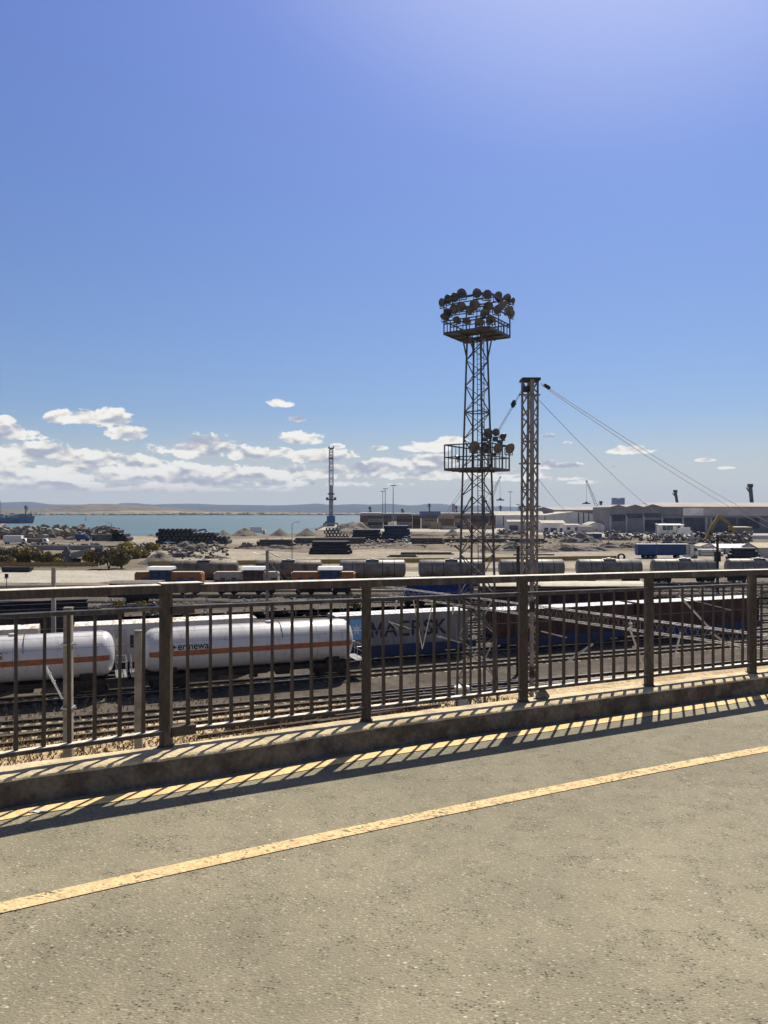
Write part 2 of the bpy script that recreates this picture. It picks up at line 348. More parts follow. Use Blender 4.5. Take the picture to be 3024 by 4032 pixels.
M_railst = mat('rusty_rail_side', (.075, .052, .04), .7, .3, var=.2)
M_railhd = mat('polished_rail_head', (.62, .60, .58), .28, .9, var=.05)
M_porc = mat('white_insulator', (.62, .60, .55), .3, var=.1)

# ================================================================== bridge: deck, kerb, paint, railing
BU = Vector((.8776, .4794, 0)); BN = Vector((.4794, -.8776, 0)); BO = Vector((-1.418, 4.992, 0)); SLOPE = .0194; KH = .16
def zk(s): return CZ - 1.5137 - SLOPE * s
def cv(s):                                             # the bridge edge bends gently towards the road at the left
    d = max(0.0, .3 - s); return .07 * d ** 1.3 if d < 3 else .292 + .126 * (d - 3)
def B(s, off, h=0.0): v = BO + BU * s + BN * (off + cv(s)); v.z = zk(s) + h; return v
def road_px(px, py):                                   # photo point on the road -> (s, off)
    r = (px - CX) / F; D = 4.0
    for _ in range(30):
        v = Vector((r * D, D, 0)) - BO; s = v.dot(BU); D = (CZ - (zk(s) - KH)) * F / (py - CY)
    v = Vector((r * D, D, 0)) - BO; return v.dot(BU), v.dot(BN)
def strip(s0, s1, offs, hs, ds=.25, jit=None):
    mb = MB(); n = max(1, int((s1 - s0) / ds)); m = len(offs); vs = []; fs = []
    for i in range(n + 1):
        s = s0 + (s1 - s0) * i / n
        for k in range(m):
            o_, h_ = offs[k], hs[k]
            if callable(o_): o_ = o_(s)
            if jit: do, dh = jit(s, k); o_ += do; h_ += dh
            vs.append(B(s, o_, h_))
    for i in range(n):
        for k in range(m - 1): a = i * m + k; fs.append((a, a + 1, a + m + 1, a + m))
    mb.add(vs, fs); return mb
structure(strip(-30, 60, [.12, 1.5, 4, 9.5], [-KH] * 4, 2).build('road', asphalt))
q = [road_px(0, 3577), road_px(1350, 3281), road_px(3024, 2949)]
def bow(s):
    s = min(max(s, -1.6), 5.0); (a, A), (c, C_), (e, E_) = q
    return A * (s - c) * (s - e) / ((a - c) * (a - e)) + C_ * (s - a) * (s - e) / ((c - a) * (c - e)) + E_ * (s - a) * (s - c) / ((e - a) * (e - c))
structure(strip(-30, 60, [lambda s: bow(s) - .05 - cv(s), lambda s: bow(s) + .05 - cv(s)], [-KH + .004] * 2, .2).build('lane_line', paint_mid))
def kx(s): t_ = min(1, max(0, (1.5 - s) / 1.3)); return max(0.0, .08 * t_ * t_ * (3 - 2 * t_) - cv(s))      # the kerb swells towards the road at the left
def kj(s, k):
    a_, c_ = kj0(s, k); return a_ + kx(s), c_
def kj0(s, k):
    j = .5 * fbm(s * 3, k * .8, 1) + .5 * fbm(s * 13, k * .7, 4); 
    big = max(0, fbm(s * 5.5, 9.1, 2, 2) - .32) if k in (4, 5, 6) else 0
    if k in (0, 1): return (.006 * j, .002 * j) if k else (0, 0)
    if k in (4, 5, 6): return (.009 * j - .05 * big, .006 * j - .03 * big)
    return (.004 * j if k > 6 else 0, .003 * j)
structure(strip(-30, 60, [lambda s: kx(s) + .245, lambda s: kx(s) + .352], [-KH + .004] * 2, .2).build('edge_line', paint_edge))
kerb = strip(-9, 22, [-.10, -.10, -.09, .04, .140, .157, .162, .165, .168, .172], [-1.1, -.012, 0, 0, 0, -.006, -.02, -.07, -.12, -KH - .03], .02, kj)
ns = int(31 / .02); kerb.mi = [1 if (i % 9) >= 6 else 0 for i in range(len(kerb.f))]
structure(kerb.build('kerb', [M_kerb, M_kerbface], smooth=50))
dk = MB()
dk.prism([B(-2, .0, -.25), B(60, .0, -.25), B(60, .0, -1.3), B(-2, .0, -1.3)], BN * 9.5 ); dk.prism([B(-30, .0, -.25), B(-2.001, .0, -.25), B(-2.001, .0, -1.3), B(-30, .0, -1.3)], BN * 9.5)
structure(dk.build('bridge_deck', M_conpost))
PS = 1.467
rail = thing('bridge_railing', 'rusty brown steel bridge railing with square posts and thin balusters on the concrete kerb', 'railing', B(0, 0, 0))
RL = rail.location.copy()
def L(s, off, h): return B(s, off, h) - RL
def rbar(mb, s0, s1, off, h, wd, ht, mi=0):
    a, c = L(s0, off, h - ht / 2), L(s1, off, h - ht / 2); return mb.bar(a, c, wd, ht, mi)
I0, I1 = -2, 8
H_T = 1.05
mb = MB()
for i in range(I0, I1): rbar(mb, i * PS + .002, (i + 1) * PS - .002, 0, H_T, .105, .048)
mb.build('handrail', [M_railtop], rail, bevel=.004)
mb = MB()                                              # the darker channel under the top painted sunlit pale
for i in range(I0, I1): rbar(mb, i * PS, (i + 1) * PS, .0, H_T - .004, .111, .05)
mb.build('rail_channel', M_rail, rail)
mb = MB(); rbar(mb, -.045, .235, 0, H_T + .007, .122, .062); mb.build('splice_sleeve', [M_rail], rail, bevel=.004)
mb = MB(); rbar(mb, -.04, .23, 0, H_T + .0095, .108, .004); mb.build('sleeve_cap', [M_railtop], rail)
mb = MB()
for i in range(I0, I1): rbar(mb, i * PS + .03, (i + 1) * PS - .03, 0, .9055, .042, .022)
mb.build('upper_rail', M_rail, rail)
mb = MB()
for i in range(I0, I1): rbar(mb, i * PS + .03, (i + 1) * PS - .03, 0, .908, .036, .004)
mb.build('upper_rail_face', M_railtop, rail)
mb = MB()
for i in range(I0, I1): rbar(mb, i * PS + .03, (i + 1) * PS - .03, 0, .108, .046, .02)
mb.build('lower_rail', M_railtop, rail)
mb = MB()
for i in range(I0, I1): rbar(mb, i * PS + .03, (i + 1) * PS - .03, .002, .1050, .05, .022)
mb.build('lower_rail_web', M_rail, rail)
mb = MB(); rbar(mb, .03, .18, .0, .905, .06, .05); mb.build('joint_block', M_rail, rail); mb = MB(); rbar(mb, .03, .19, 0, .125, .06, .062); mb.build('joint_block', M_rail, rail)
for i in range(I0, I1 + 1):
    s = i * PS; mb = MB(); mb.bar(L(s, 0, .012), L(s, 0, H_T - .055), .070, .066)
    mb.bar(L(s, 0, -.01), L(s, 0, .010), .092, .088)
    mb.build('post', M_rail, rail)
bp = None
for i in range(I0, I1):
    for k in range(1, 10):
        s = (i + k / 10) * PS
        if bp is None:
            mb = MB(); hs = [(.085, .0128), (.26, .0120), (.40, .0098), (.887, .0092)]
            for (h0, r0), (h1, r1) in zip(hs, hs[1:]):
                vs = []
                for h, r in ((h0, r0), (h1, r1)):
                    for u, v in ((-1, -1), (1, -1), (1, 1), (-1, 1)): vs.append(BU * (u * r) + BN * (v * r * .7) + Vector((0, 0, h)))
                mb.add(vs, MB.BF)
            bp = mb.build('baluster', M_rail, rail); bp.location = L(s, 0, 0)
        else:
            o = bp.copy(); COL.objects.link(o); o.parent = rail; o.location = L(s + R.uniform(-.002, .002), 0, 0); o.rotation_euler = (rad(R.uniform(-.5, .5)), rad(R.uniform(-.5, .5)), rad(R.uniform(-6, 6)))
        if i in (0,) and k == 0: pass
# rock on the kerb and litter on the road edge
def rock(name, c, r, seed, m, sq=(1, 1, 1), sub=3, amp=.35):
    bm = bmesh.new(); bmesh.ops.create_icosphere(bm, subdivisions=sub, radius=1)
    for v in bm.verts:
        k = 1 + amp * fbm(v.co.x * 1.2 + seed, v.co.y * 1.2, v.co.z * 1.2, 3); v.co *= k
        v.co = Vector((v.co.x * r * sq[0], v.co.y * r * sq[1], v.co.z * r * sq[2]))
    me = bpy.data.meshes.new(name); bm.to_mesh(me); bm.free(); me.materials.append(m)
    me.polygons.foreach_set('use_smooth', [True] * len(me.polygons)); me.set_sharp_from_angle(angle=rad(28))
    o = bpy.data.objects.new(name, me); COL.objects.link(o); o.location = c; return o
M_rock = mat('pale_broken_stone', (.30, .27, .23), .9, var=.15, scale=9, bump=.5)
vs_ = (2132 - CX) / F; D_ = 6.53; s_ = (Vector((vs_ * D_, D_, 0)) - BO).dot(BU); o_ = (Vector((vs_ * D_, D_, 0)) - BO).dot(BN)
tag(rock('stone', B(s_, o_, .038), .050, 3, M_rock, (1.1, 1, .92), 3, .5), 'fist sized grey stone lying on the kerb right of the third railing post', 'stone')
ls, lo = road_px(148, 3200)
mb = MB()
lo -= cv(ls)
for (x, y, a, sz) in ((0, 0, .5, .05), (.045, .01, -.3, .035), (-.04, -.012, .9, .035)):
    p = B(ls + x * .7, lo + y * .7, -KH + .006); sz *= .62; u = (BU * math.cos(a) + BN * math.sin(a)) * sz; v = (BN * math.cos(a) - BU * math.sin(a)) * sz * .45
    z = Vector((0, 0, .012)); mb.add([p - u - v, p + u - v + z, p + u * .4 + v, p - u + v + z * .8], [(0, 1, 2, 3)])
tag(mb.build('paper_litter', M_wstar), 'crumpled torn white paper on the yellow edge line', 'litter')

# ================================================================== ground, water, hills
def poly_sheet(name, pts, z, m, kind='structure'):
    mb = MB(); mb.add([(p[0], p[1], z) for p in pts], [tuple(range(len(pts)))]); o = mb.build(name, m)
    o.data.update(); o['kind'] = kind; return o
shore = [(-900, 455)] + [G(*p).xy[:] for p in ((-100, 2102), (60, 2100), (250, 2104), (470, 2108), (560, 2110), (640, 2106), (760, 2107), (900, 2106), (1060, 2103), (1180, 2100), (1236, 2092), (1290, 2066), (1400, 2062), (1425, 2050))] + [(60, 2600), (60, 3600), (9000, 3600), (9000, -60), (-900, -60)]
poly_sheet('ground', shore, 0, M_soil)
# slope of the quay and shore down into the water
sk = MB(); 
for a, c in zip(shore[:16], shore[1:17]): sk.add([(a[0], a[1], 0), (c[0], c[1], 0), (c[0], c[1], -4), (a[0], a[1], -4)], [(0, 1, 2, 3)])
structure(sk.build('quay_wall', M_conc))
M_water = bpy.data.materials.new('sea_water'); M_water.use_nodes = True
n = NB(M_water.node_tree); p_ = M_water.node_tree.nodes['Principled BSDF']
v_ = n.new('ShaderNodeTexCoord').outputs['Object']; mp_ = n.new('ShaderNodeMapping'); n.link(v_, mp_.inputs[0]); mp_.inputs['Scale'].default_value = (.25, 1, 1)
n.link(n.mix(n.ss(n.noise(mp_.outputs[0], .012, 4, .6), .35, .65), (.055, .108, .128), (.07, .125, .145)), p_.inputs['Base Color'])
p_.inputs['Roughness'].default_value = .55; p_.inputs['Specular IOR Level'].default_value = .25
bn_ = n.new('ShaderNodeBump'); bn_.inputs['Strength'].default_value = .5; bn_.inputs['Distance'].default_value = .4
n.link(n.noise(mp_.outputs[0], .6, 5, .6), bn_.inputs['Height']); n.link(bn_.outputs[0], p_.inputs['Normal'])
poly_sheet('water', [(-9000, 100), (9000, 100), (9000, 4300), (-9000, 4300)], -1.6, M_water)
M_far = ground_mat('far_fields', (.30, .20, .12), (.20, .16, .10), (.10, .105, .07), .0016, .012)
M_farh = ground_mat('far_wooded_hill', (.11, .095, .075), (.15, .115, .075), (.06, .062, .05), .0012, .01)
poly_sheet('far_ground', [(-16000, 4050), (16000, 3950), (30000, 30000), (-30000, 30000)], -.6, M_far)
def ridge(name, pts, D, depth, m, seed, jag=1.0):
    mb = MB(); xs = []; 
    n_ = 160; x0, x1 = pts[0][0], pts[-1][0]; m_ = 9; vs = []; fs = []
    for i in range(n_ + 1):
        px = x0 + (x1 - x0) * i / n_
        for (a, ya), (c, yc) in zip(pts, pts[1:]):
            if a <= px <= c: t = (px - a) / (c - a); t = t * t * (3 - 2 * t); y = ya + (yc - ya) * t; break
        H = (CY - y) * (D + depth / 2) / F + CZ
        for k in range(m_):
            t = k / (m_ - 1); prof = math.sin(math.pi * t) ** .8 if 0 < t < 1 else 0
            z = H * prof * (1 + .06 * jag * fbm(i * .13 + seed, k * .9, 0, 4)) - 3
            yy = D + depth * t; vs.append((XW(px, D + depth / 2) + 60 * fbm(i * .2, k * .5, seed), yy, z))
    for i in range(n_):
        for k in range(m_ - 1): a = i * m_ + k; fs.append((a, a + 1, a + m_ + 1, a + m_))
    mb.add(vs, fs); o = mb.build(name, m, smooth=179); o['kind'] = 'structure'; return o
M_hills = ground_mat('hazy_forest_hills', (.02, .036, .055), (.028, .042, .058), (.018, .03, .045), .001, .01)  # blue of the distant haze is mixed into the hill colour
ridge('hills', [(-900, 1996), (-300, 1990), (-40, 1980), (110, 1976), (200, 1985), (330, 1986), (450, 1990), (520, 1979), (600, 1985), (760, 1983), (900, 1987), (1100, 1989), (1180, 1986), (1245, 1983), (1320, 1989), (1400, 1984), (1470, 1986), (1520, 1983), (1620, 1990), (1690, 1984), (1735, 1984), (1800, 1991), (1850, 1991), (1960, 1994), (2100, 1998), (2400, 2002), (4000, 2006)], 10500, 3000, M_hills, 3)
ridge('near_hill', [(-900, 2012), (-200, 2009), (60, 2001), (200, 2000), (330, 1986), (400, 1982), (470, 1984), (560, 1990), (700, 2001), (850, 2008), (1000, 2013), (1400, 2017)], 4900, 1500, M_farh, 8)
ridge('tan_headland', [(-900, 2022), (0, 2020), (250, 2015), (500, 2009), (640, 2008), (780, 2013), (1000, 2016), (1300, 2019), (1800, 2021), (2600, 2022)], 4300, 700, M_far, 12)
# far shore trees and sheds as one low fringe
mb = MB()
for i in range(900):
    px = R.uniform(-300, 2000); D = R.uniform(4060, 4300); h = R.uniform(4, 13) * (1.3 if 700 < px < 1200 else 1); wd = R.uniform(10, 45)
    mb.lathe((XW(px, D), D, -1), (0, 0, 1), [(0, wd * .5), (h * .6, wd * .45), (h, wd * .12)], 6)
o = mb.build('far_shore_trees', M_leaf3); o['kind'] = 'stuff'; tag(o, 'low dark tree fringe along the far shore of the bay', 'trees')

# strips of different ground in the yard (each 4 mm above the last)
TU = Vector((math.cos(rad(20.8)), math.sin(rad(20.8)), 0)); TN = Vector((-TU.y, TU.x, 0)); TA = rad(20.8)
ROW2 = Vector((1.48, 66.84, 0)); ROW1 = Vector((-6.3, 57.8, 0))
def T(row, t, off=0.0, z=0.0): v = row + TU * t + TN * off; return Vector((v.x, v.y, z))
def band(name, a, c, m, z): return poly_sheet(name, a + c[::-1], z, m)
poly_sheet('track_bed', [T(ROW1, -75, -17), T(ROW1, 95, -12), (150, 150), (150, 126), (-120, 118), T(ROW2, -85, 40)], .008, M_ballast)
poly_sheet('grass_verge', [(-60, 8), (70, 8), T(ROW1, 90, -9), T(ROW1, 25, -7), T(ROW1, -3, -8), T(ROW1, -12, -8), T(ROW1, -70, -9.5)], .014, M_grassy)
poly_sheet('concrete_road', [(-140, 138), (-52, 138), (-40, 150), (130, 152), (130, 163), (-40, 164), (-52, 167), (-140, 169)], .012, M_conc)
poly_sheet('dusty_lot', [G(620, 2238), G(900, 2236), G(1300, 2232), (60, 172), (130, 172), (150, 235), G(2300, 2170), G(2000, 2183), G(1700, 2168), G(1500, 2160), G(1200, 2178), G(860, 2158), G(700, 2162), G(560, 2175)], .016, M_dust)
poly_sheet('dusty_track', [G(480, 2112), G(600, 2112), G(660, 2135), G(1080, 2118), G(1240, 2112), G(1240, 2120), G(1000, 2142), G(760, 2145), G(540, 2140)], .012, M_dust)
poly_sheet('container_apron', [G(1415, 2082), G(1500, 2079), G(1940, 2079), G(2600, 2094), G(3100, 2094), G(3100, 2118), G(2300, 2112), G(2100, 2104), G(1900, 2096), G(1415, 2090)], .012, M_conc)
poly_sheet('quay_deck', [G(1245, 2088), G(1292, 2067), G(1398, 2063), G(1420, 2072), G(1380, 2080)], .02, M_conc)
mb = MB()
for (xa, ya), (xb, yb) in (((1245, 2088), (1292, 2067)), ((1250, 2084), (1288, 2070))):
    mb.bar(G(xa, ya) + Vector((0, 0, .5)), G(xb, yb) + Vector((0, 0, .5)), 1.2, 1.4)
tag(mb.build('quay_fender', M_craned), 'dark fender beam along the left edge of the crane quay', 'fender')
# dry tufts between the rails and the bridge
mb = MB()
for i in range(15000):
    D = R.uniform(36, 52); px = R.uniform(-60, 3080); c = Vector((XW(px, D), D, 0))
    if (c - ROW1).dot(TN) > -9 and R.random() > .25: continue
    h = R.uniform(.05, .24); a = R.uniform(0, 3.14)
    for k in range(3):
        aa = a + k * 1.05; d = Vector((math.cos(aa), math.sin(aa), 0)) * R.uniform(.015, .045); t = Vector((R.uniform(-.1, .1), R.uniform(-.1, .1), h)); mb.add([c - d, c + d, c + t + d * .6, c + t - d * .6], [(0, 1, 2, 3)], i % 2)
o = mb.build('dry_grass', [mat('straw_grass', (.46, .35, .18), .9, var=.2), mat('brown_grass', (.30, .20, .11), .9, var=.2)]); o['kind'] = 'stuff'; tag(o, 'dry straw and brown grass on the verge below the bridge railing', 'grass')

# ================================================================== tracks
def sleeper_mesh():
    mb = MB(); mb.box((0, 0, -.014), (.25, 2.5, .06)); return mb
SL = None
def track(a, c, label, indiv=False, zr=.24, bed=0.0, group='railway tracks in the yard'):
    global SL
    a, c = Vector(a), Vector(c); d = (c - a); Ln = d.length; u = d.normalized(); an = math.atan2(u.y, u.x)
    t = thing('railway_track', label, 'railway track', (a.x, a.y, 0), an, group)
    for sgn in (-1, 1):
        mb = MB(); mb.b2(0, Ln, sgn * .7525 - .02, sgn * .7525 + .02, .06, zr - .035); mb.b2(0, Ln, sgn * .7525 - .065, sgn * .7525 + .065, .045, .075)
        mb.b2(0, Ln, sgn * .7525 - .035, sgn * .7525 + .035, zr - .045, zr, 1); mb.build('rail', [M_railst, M_railhd], t)
    n = int(Ln / .62)
    if indiv and n <= 100:
        for i in range(n):
            if SL is None: SL = sleeper_mesh().build('sleeper', M_sleeper, t); o = SL
            else: o = SL.copy(); COL.objects.link(o); o.parent = t
            o.location = (i * .62 + .3, 0, 0)
    else:
        mb = MB()
        for i in range(n): mb.box((i * .62 + .3, 0, -.014), (.25, 2.5, .06))
        o = mb.build('sleepers', M_sleeper, t); o['kind'] = 'stuff'
    return t
def thr(p, ang, back, fwd): u = Vector((math.cos(ang), math.sin(ang), 0)); return Vector(p) - u * back, Vector(p) + u * fwd
a, c = thr((-20.9, 45.4, 0), rad(19.3), 16, 44); track(a, c, 'rusty track with sleeper ends showing, nearest but one to the bridge', True)
a, c = thr((-19.6, 42.6, 0), rad(24.9), 16, 25); track(a, c, 'rusty track closest to the bridge among dry grass', True)
a, c = thr((3.1, 53.1, 0), rad(21.5), 0, 55); track(a, c, 'bright polished track leaving the switch below the lighting tower', True)
track(T(ROW1, -60), T(ROW1, 90), 'track that carries the two white gas tank wagons')
track(T(ROW2, -70), T(ROW2, 90), 'track that carries the container wagons')
track(T(ROW2, -80, 5), T(ROW2, 60, 5), 'empty track just behind the container wagons')
track(T(ROW2, -80, 9.5), T(ROW2, 55, 9.5), 'track under the low dark brown wagon at the left')
track(T(ROW2, -85, 13.2), T(ROW2, 50, 13.2), 'empty weedy track between the two dark wagons at the left')
track(T(ROW2, -90, 17), T(ROW2, 45, 17), 'track under the sooty black wagon at the left')
for D, lb in ((93.8, 'track under the long flat cream roofed wagon'), (101, 'track under the dark blue hopper wagon'), (107, 'empty track in front of the three shunting engines'), (115, 'track carrying the three shunting engines'), (121.5, 'empty track behind the shunting engines'), (127, 'last empty track before the grey tank wagons')):
    track((-75 if D > 105 else 8, D, 0), (95, D + 1.5, 0), lb)
track((-90, 128.2, 0), (110, 138.6, 0), 'far track carrying the row of dusty tank wagons')
# white stones between far tracks (a line of painted kerb stones), loose ballast
mb = MB()
for i in range(60):
    px = 380 + i * 20 + R.uniform(-4, 4); p = G(px, 2388 - i * .55); mb.box((p.x, p.y, .09), (.42, .3, .2), R.uniform(-.2, .2))
o = mb.build('pale_stones', M_conc); o['kind'] = 'stuff'; tag(o, 'row of pale stones laid between the middle tracks', 'stones')

# ================================================================== rolling stock
def bogie(parent, x, z0=0.0, gw=1.8):
    mb = MB()
    for sy in (-1, 1):
        mb.b2(x - 1.25, x + 1.25, sy * 1.0 - .06, sy * 1.0 + .06, .62, .84)
        mb.prism([(x - 1.3, sy * 1.0 - .05, .62), (x + 1.3, sy * 1.0 - .05, .62), (x + .5, sy * 1.0 - .05, .36), (x - .5, sy * 1.0 - .05, .36)], (0, .1, 0))
        for ax in (-gw / 2, gw / 2): mb.box((x + ax, sy * 1.02, .50), (.34, .2, .32))
        for k in (-.25, 0, .25): mb.tube((x + k, sy * 1.0, .42), (x + k, sy * 1.0, .66), .07, 6)
    mb.b2(x - .2, x + .2, -1.0, 1.0, .55, .85)
    bo = mb.build('bogie', M_under, parent)
    for ax in (-gw / 2, gw / 2):
        mb = MB()
        for sy in (-1, 1):
            mb.lathe((x + ax, sy * .70, .46), (0, sy, 0), [(0, .46), (.06, .45), (.09, .43), (.1, .38), (.1, .12), (.16, .1)], 18)
        mb.tube((x + ax, -.7, .46), (x + ax, .7, .46), .08, 8); mb.build('wheelset', M_under, bo, smooth=35)
    return bo
def buffers(parent, xe, sgn, z=1.05):
    mb = MB()
    for sy in (-.875, .875):
        mb.tube((xe, sy, z), (xe + sgn * .45, sy, z), .09, 8); mb.lathe((xe + sgn * .45, sy, z), (sgn, 0, 0), [(0, .22), (.05, .24), (.07, .2)], 12)
    mb.build('buffer', M_under, parent, smooth=35)
def frame(parent, Lf, m=M_under, z0=.85, z1=1.15, w_=1.3):
    mb = MB()
    for sy in (-1, 1): mb.b2(-Lf / 2, Lf / 2, sy * w_ - .08, sy * w_ + .08, z0, z1); 
    mb.b2(-Lf / 2, Lf / 2, -.2, .2, z0 + .02, z1 - .02)
    for x in [-Lf / 2 + .15, Lf / 2 - .15, -Lf / 4, 0, Lf / 4]: mb.b2(x - .12, x + .12, -w_ + .08, w_ - .08, z0 + .03, z1 - .03)
    return mb.build('frame', m, parent)
def gas_wagon(label, loc, word, sgn_end=1):
    t = thing('gas_tank_wagon', label, 'tank wagon', loc, TA, 'white gas tank wagons on the near track')
    LT, Rr, zc = 15.3, 1.53, 2.68
    dome = [(0, .02), (.03, .5), (.09, .86), (.2, 1.14), (.36, 1.34), (.56, 1.47), (.8, Rr)]
    prof = dome + [(LT - x, r) for x, r in dome[::-1]]
    mb = MB(); mb.lathe((-LT / 2, 0, zc), (1, 0, 0), prof, 48, cap=False)
    tk = mb.build('tank', M_white, t, smooth=60)
    # orange band round the flanks, a little proud of the shell
    mb = MB()
    pb = [(x, r + .006) for x, r in prof if .3 < x < LT - .3]
    for a0, a1 in ((rad(-10.5), rad(3.5)), (rad(176.5), rad(190.5))): mb.lathe((-LT / 2, 0, zc), (1, 0, 0), pb, 3, a0=a0 + rad(0), a1=a1 + rad(0), cap=False)
    mb.build('orange_stripe', M_orange, tk, smooth=60)
    mb = MB()
    for x in (-4.4, -1.6, 1.4, 4.6, 6.2): mb.lathe((x, 0, zc), (1, 0, 0), [(-.014, Rr + .005), (.014, Rr + .005)], 48, cap=False)
    mb.build('weld_seam', mat('seam_grey', (.5, .48, .44), .5), tk)
    # long seam / sun shield edge
    mb = MB(); ang = rad(34)
    for sy in (-1, 1): mb.bar((-LT / 2 + .7, sy * (Rr + .012) * math.cos(ang), zc + (Rr + .012) * math.sin(ang)), (LT / 2 - .7, sy * (Rr + .012) * math.cos(ang), zc + (Rr + .012) * math.sin(ang)), .02, .02)
    mb.build('shield_edge', M_galv, tk)
    frame(t, 16.9); 
    for x in (-5.9, 5.9): mb = MB(); mb.b2(x - .5, x + .5, -1.1, 1.1, 1.15, 1.55); mb.build('tank_saddle', M_under, t)
    bogie(t, -5.9); bogie(t, 5.9)
    mb = MB()
    mb.tube((-1.4, -.9, .95), (1.0, -.9, .95), .28, 10); mb.b2(1.6, 2.6, -1.2, -.5, .55, 1.1); mb.b2(-3.4, -2.6, -1.25, -.7, .5, 1.05); mb.b2(-.4, .2, -1.3, -1.1, .5, 1.1)
    mb.build('brake_gear', M_under, t)
    for sg in (-1, 1):
        xe = sg * 8.45; buffers(t, xe, sg)
        mb = MB(); mb.b2(min(xe, xe - sg * .75), max(xe, xe - sg * .75), -1.35, 1.35, 1.15, 1.2); mb.build('end_platform', M_galv, t)
        mb = MB()
        for y in (-1.3, -.6, .6, 1.3): mb.tube((xe - sg * .04, y, 1.2), (xe - sg * .04, y, 2.2), .02, 5)
        for z in (1.7, 2.2): mb.tube((xe - sg * .04, -1.3, z), (xe - sg * .04, 1.3, z), .02, 5)
        for y in (-1.3, 1.3): mb.tube((xe - sg * .04, y, 2.2), (xe - sg * .7, y, 2.2), .02, 5); mb.tube((xe - sg * .7, y, 1.2), (xe - sg * .7, y, 2.2), .02, 5)
        mb.build('end_railing', M_galv, t)
        mb = MB()
        for y in (-1.45, -1.15): mb.tube((xe - sg * .5, y, .5), (xe - sg * .5, y, 1.4), .02, 5)
        for z in (.55, .85, 1.15): mb.tube((xe - sg * .5, -1.45, z), (xe - sg * .5, -1.15, z), .02, 5)
        mb.build('step_ladder', M_galv, t)
    mb = MB(); mb.tube((1.3, 0, zc + Rr), (1.3, 0, zc + Rr + .12), .28, 12); mb.build('manhole', M_white, tk)
    mb = MB()
    pts = [(2.0, -(Rr + .03) * math.cos(a), zc + (Rr + .03) * math.sin(a)) for a in [rad(x) for x in range(20, 160, 10)]]
    mb.path(pts, .022, 5)
    mb.build('tank_ladder', M_dark, tk)
    return t, tk
def on_flank(tk, s, x, z, size, m, xs=1.0, bold=0.0, nm='lettering', R_=1.53, zc=2.68):
    # wraps the word onto the cylinder flank
    o = text(s, size, m, nm, tk, (0, 0, 0), (0, 0, 0), bold, .0, 1.0)
    for v in o.data.vertices:
        X, Y = v.co.x * xs, v.co.y; a = math.asin((z - zc) / R_) + Y / R_
        v.co = Vector((x + X, -(R_ + .008) * math.cos(a), zc + (R_ + .008) * math.sin(a)))
    o.data.update(); o.scale = (1, 1, 1); return o
tpos = ROW1 + TU * (-3.67); tpos.z = .27
g1, tk1 = gas_wagon('white gas tank wagon with orange stripe and dark word beside a round emblem', tpos, 'ermewa')
on_flank(tk1, 'ermewa', -4.36, 3.03, .70, M_lett, .93, .014)
# emblem: broken orange ring with a dark arrow beside the word
mb = MB(); zc, Rr = 2.68, 1.536
def fl(x, y, m=0): a = math.asin((3.02 - zc) / Rr) + y / Rr; return Vector((x, -(Rr + .003) * math.cos(a), zc + (Rr + .003) * math.sin(a)))
ring = []
for i in range(20):
    a0 = rad(25 + i * 15.5); a1 = rad(25 + (i + 1) * 15.5)
    mb.add([fl(-5.93 + .21 * math.cos(a0), .21 * math.sin(a0)), fl(-5.93 + .30 * math.cos(a0), .30 * math.sin(a0)), fl(-5.93 + .30 * math.cos(a1), .30 * math.sin(a1)), fl(-5.93 + .21 * math.cos(a1), .21 * math.sin(a1))], [(0, 1, 2, 3)])
mb.build('emblem_ring', M_orange, tk1)
mb = MB(); mb.add([fl(-6.03, .035), fl(-6.03, -.035), fl(-5.68, -.035), fl(-5.68, .035)], [(0, 1, 2, 3)]); mb.add([fl(-5.70, .13), fl(-5.70, -.13), fl(-5.46, 0)], [(0, 1, 2)]); mb.add([fl(-6.05, .07), fl(-6.14, 0), fl(-6.05, -.07), fl(-5.96, 0)], [(0, 1, 2, 3)]); mb.build('emblem_arrow', M_lett, tk1)
on_flank(tk1, '33 80 7812 415-6', 5.2, 1.75, .14, M_lett); on_flank(tk1, '23', -6.5, 1.7, .22, M_lett)
tpos = ROW1 + TU * (-13.15 - 7.65); tpos.z = .27
g2, tk2 = gas_wagon('white gas tank wagon cut off by the left edge, gold brown letters on its flank', tpos, '')
on_flank(tk2, 'S', .62, 3.08, .66, M_brownlett, 1.35, .02); on_flank(tk2, 'E', .0, 3.08, .66, M_brownlett, 1.35, .02); on_flank(tk2, '®', 1.05, 3.28, .2, M_brownlett)
on_flank(tk2, 'C E R S', .35, 2.68, .16, mat('grey_lettering', (.32, .32, .33), .6), 1.3)

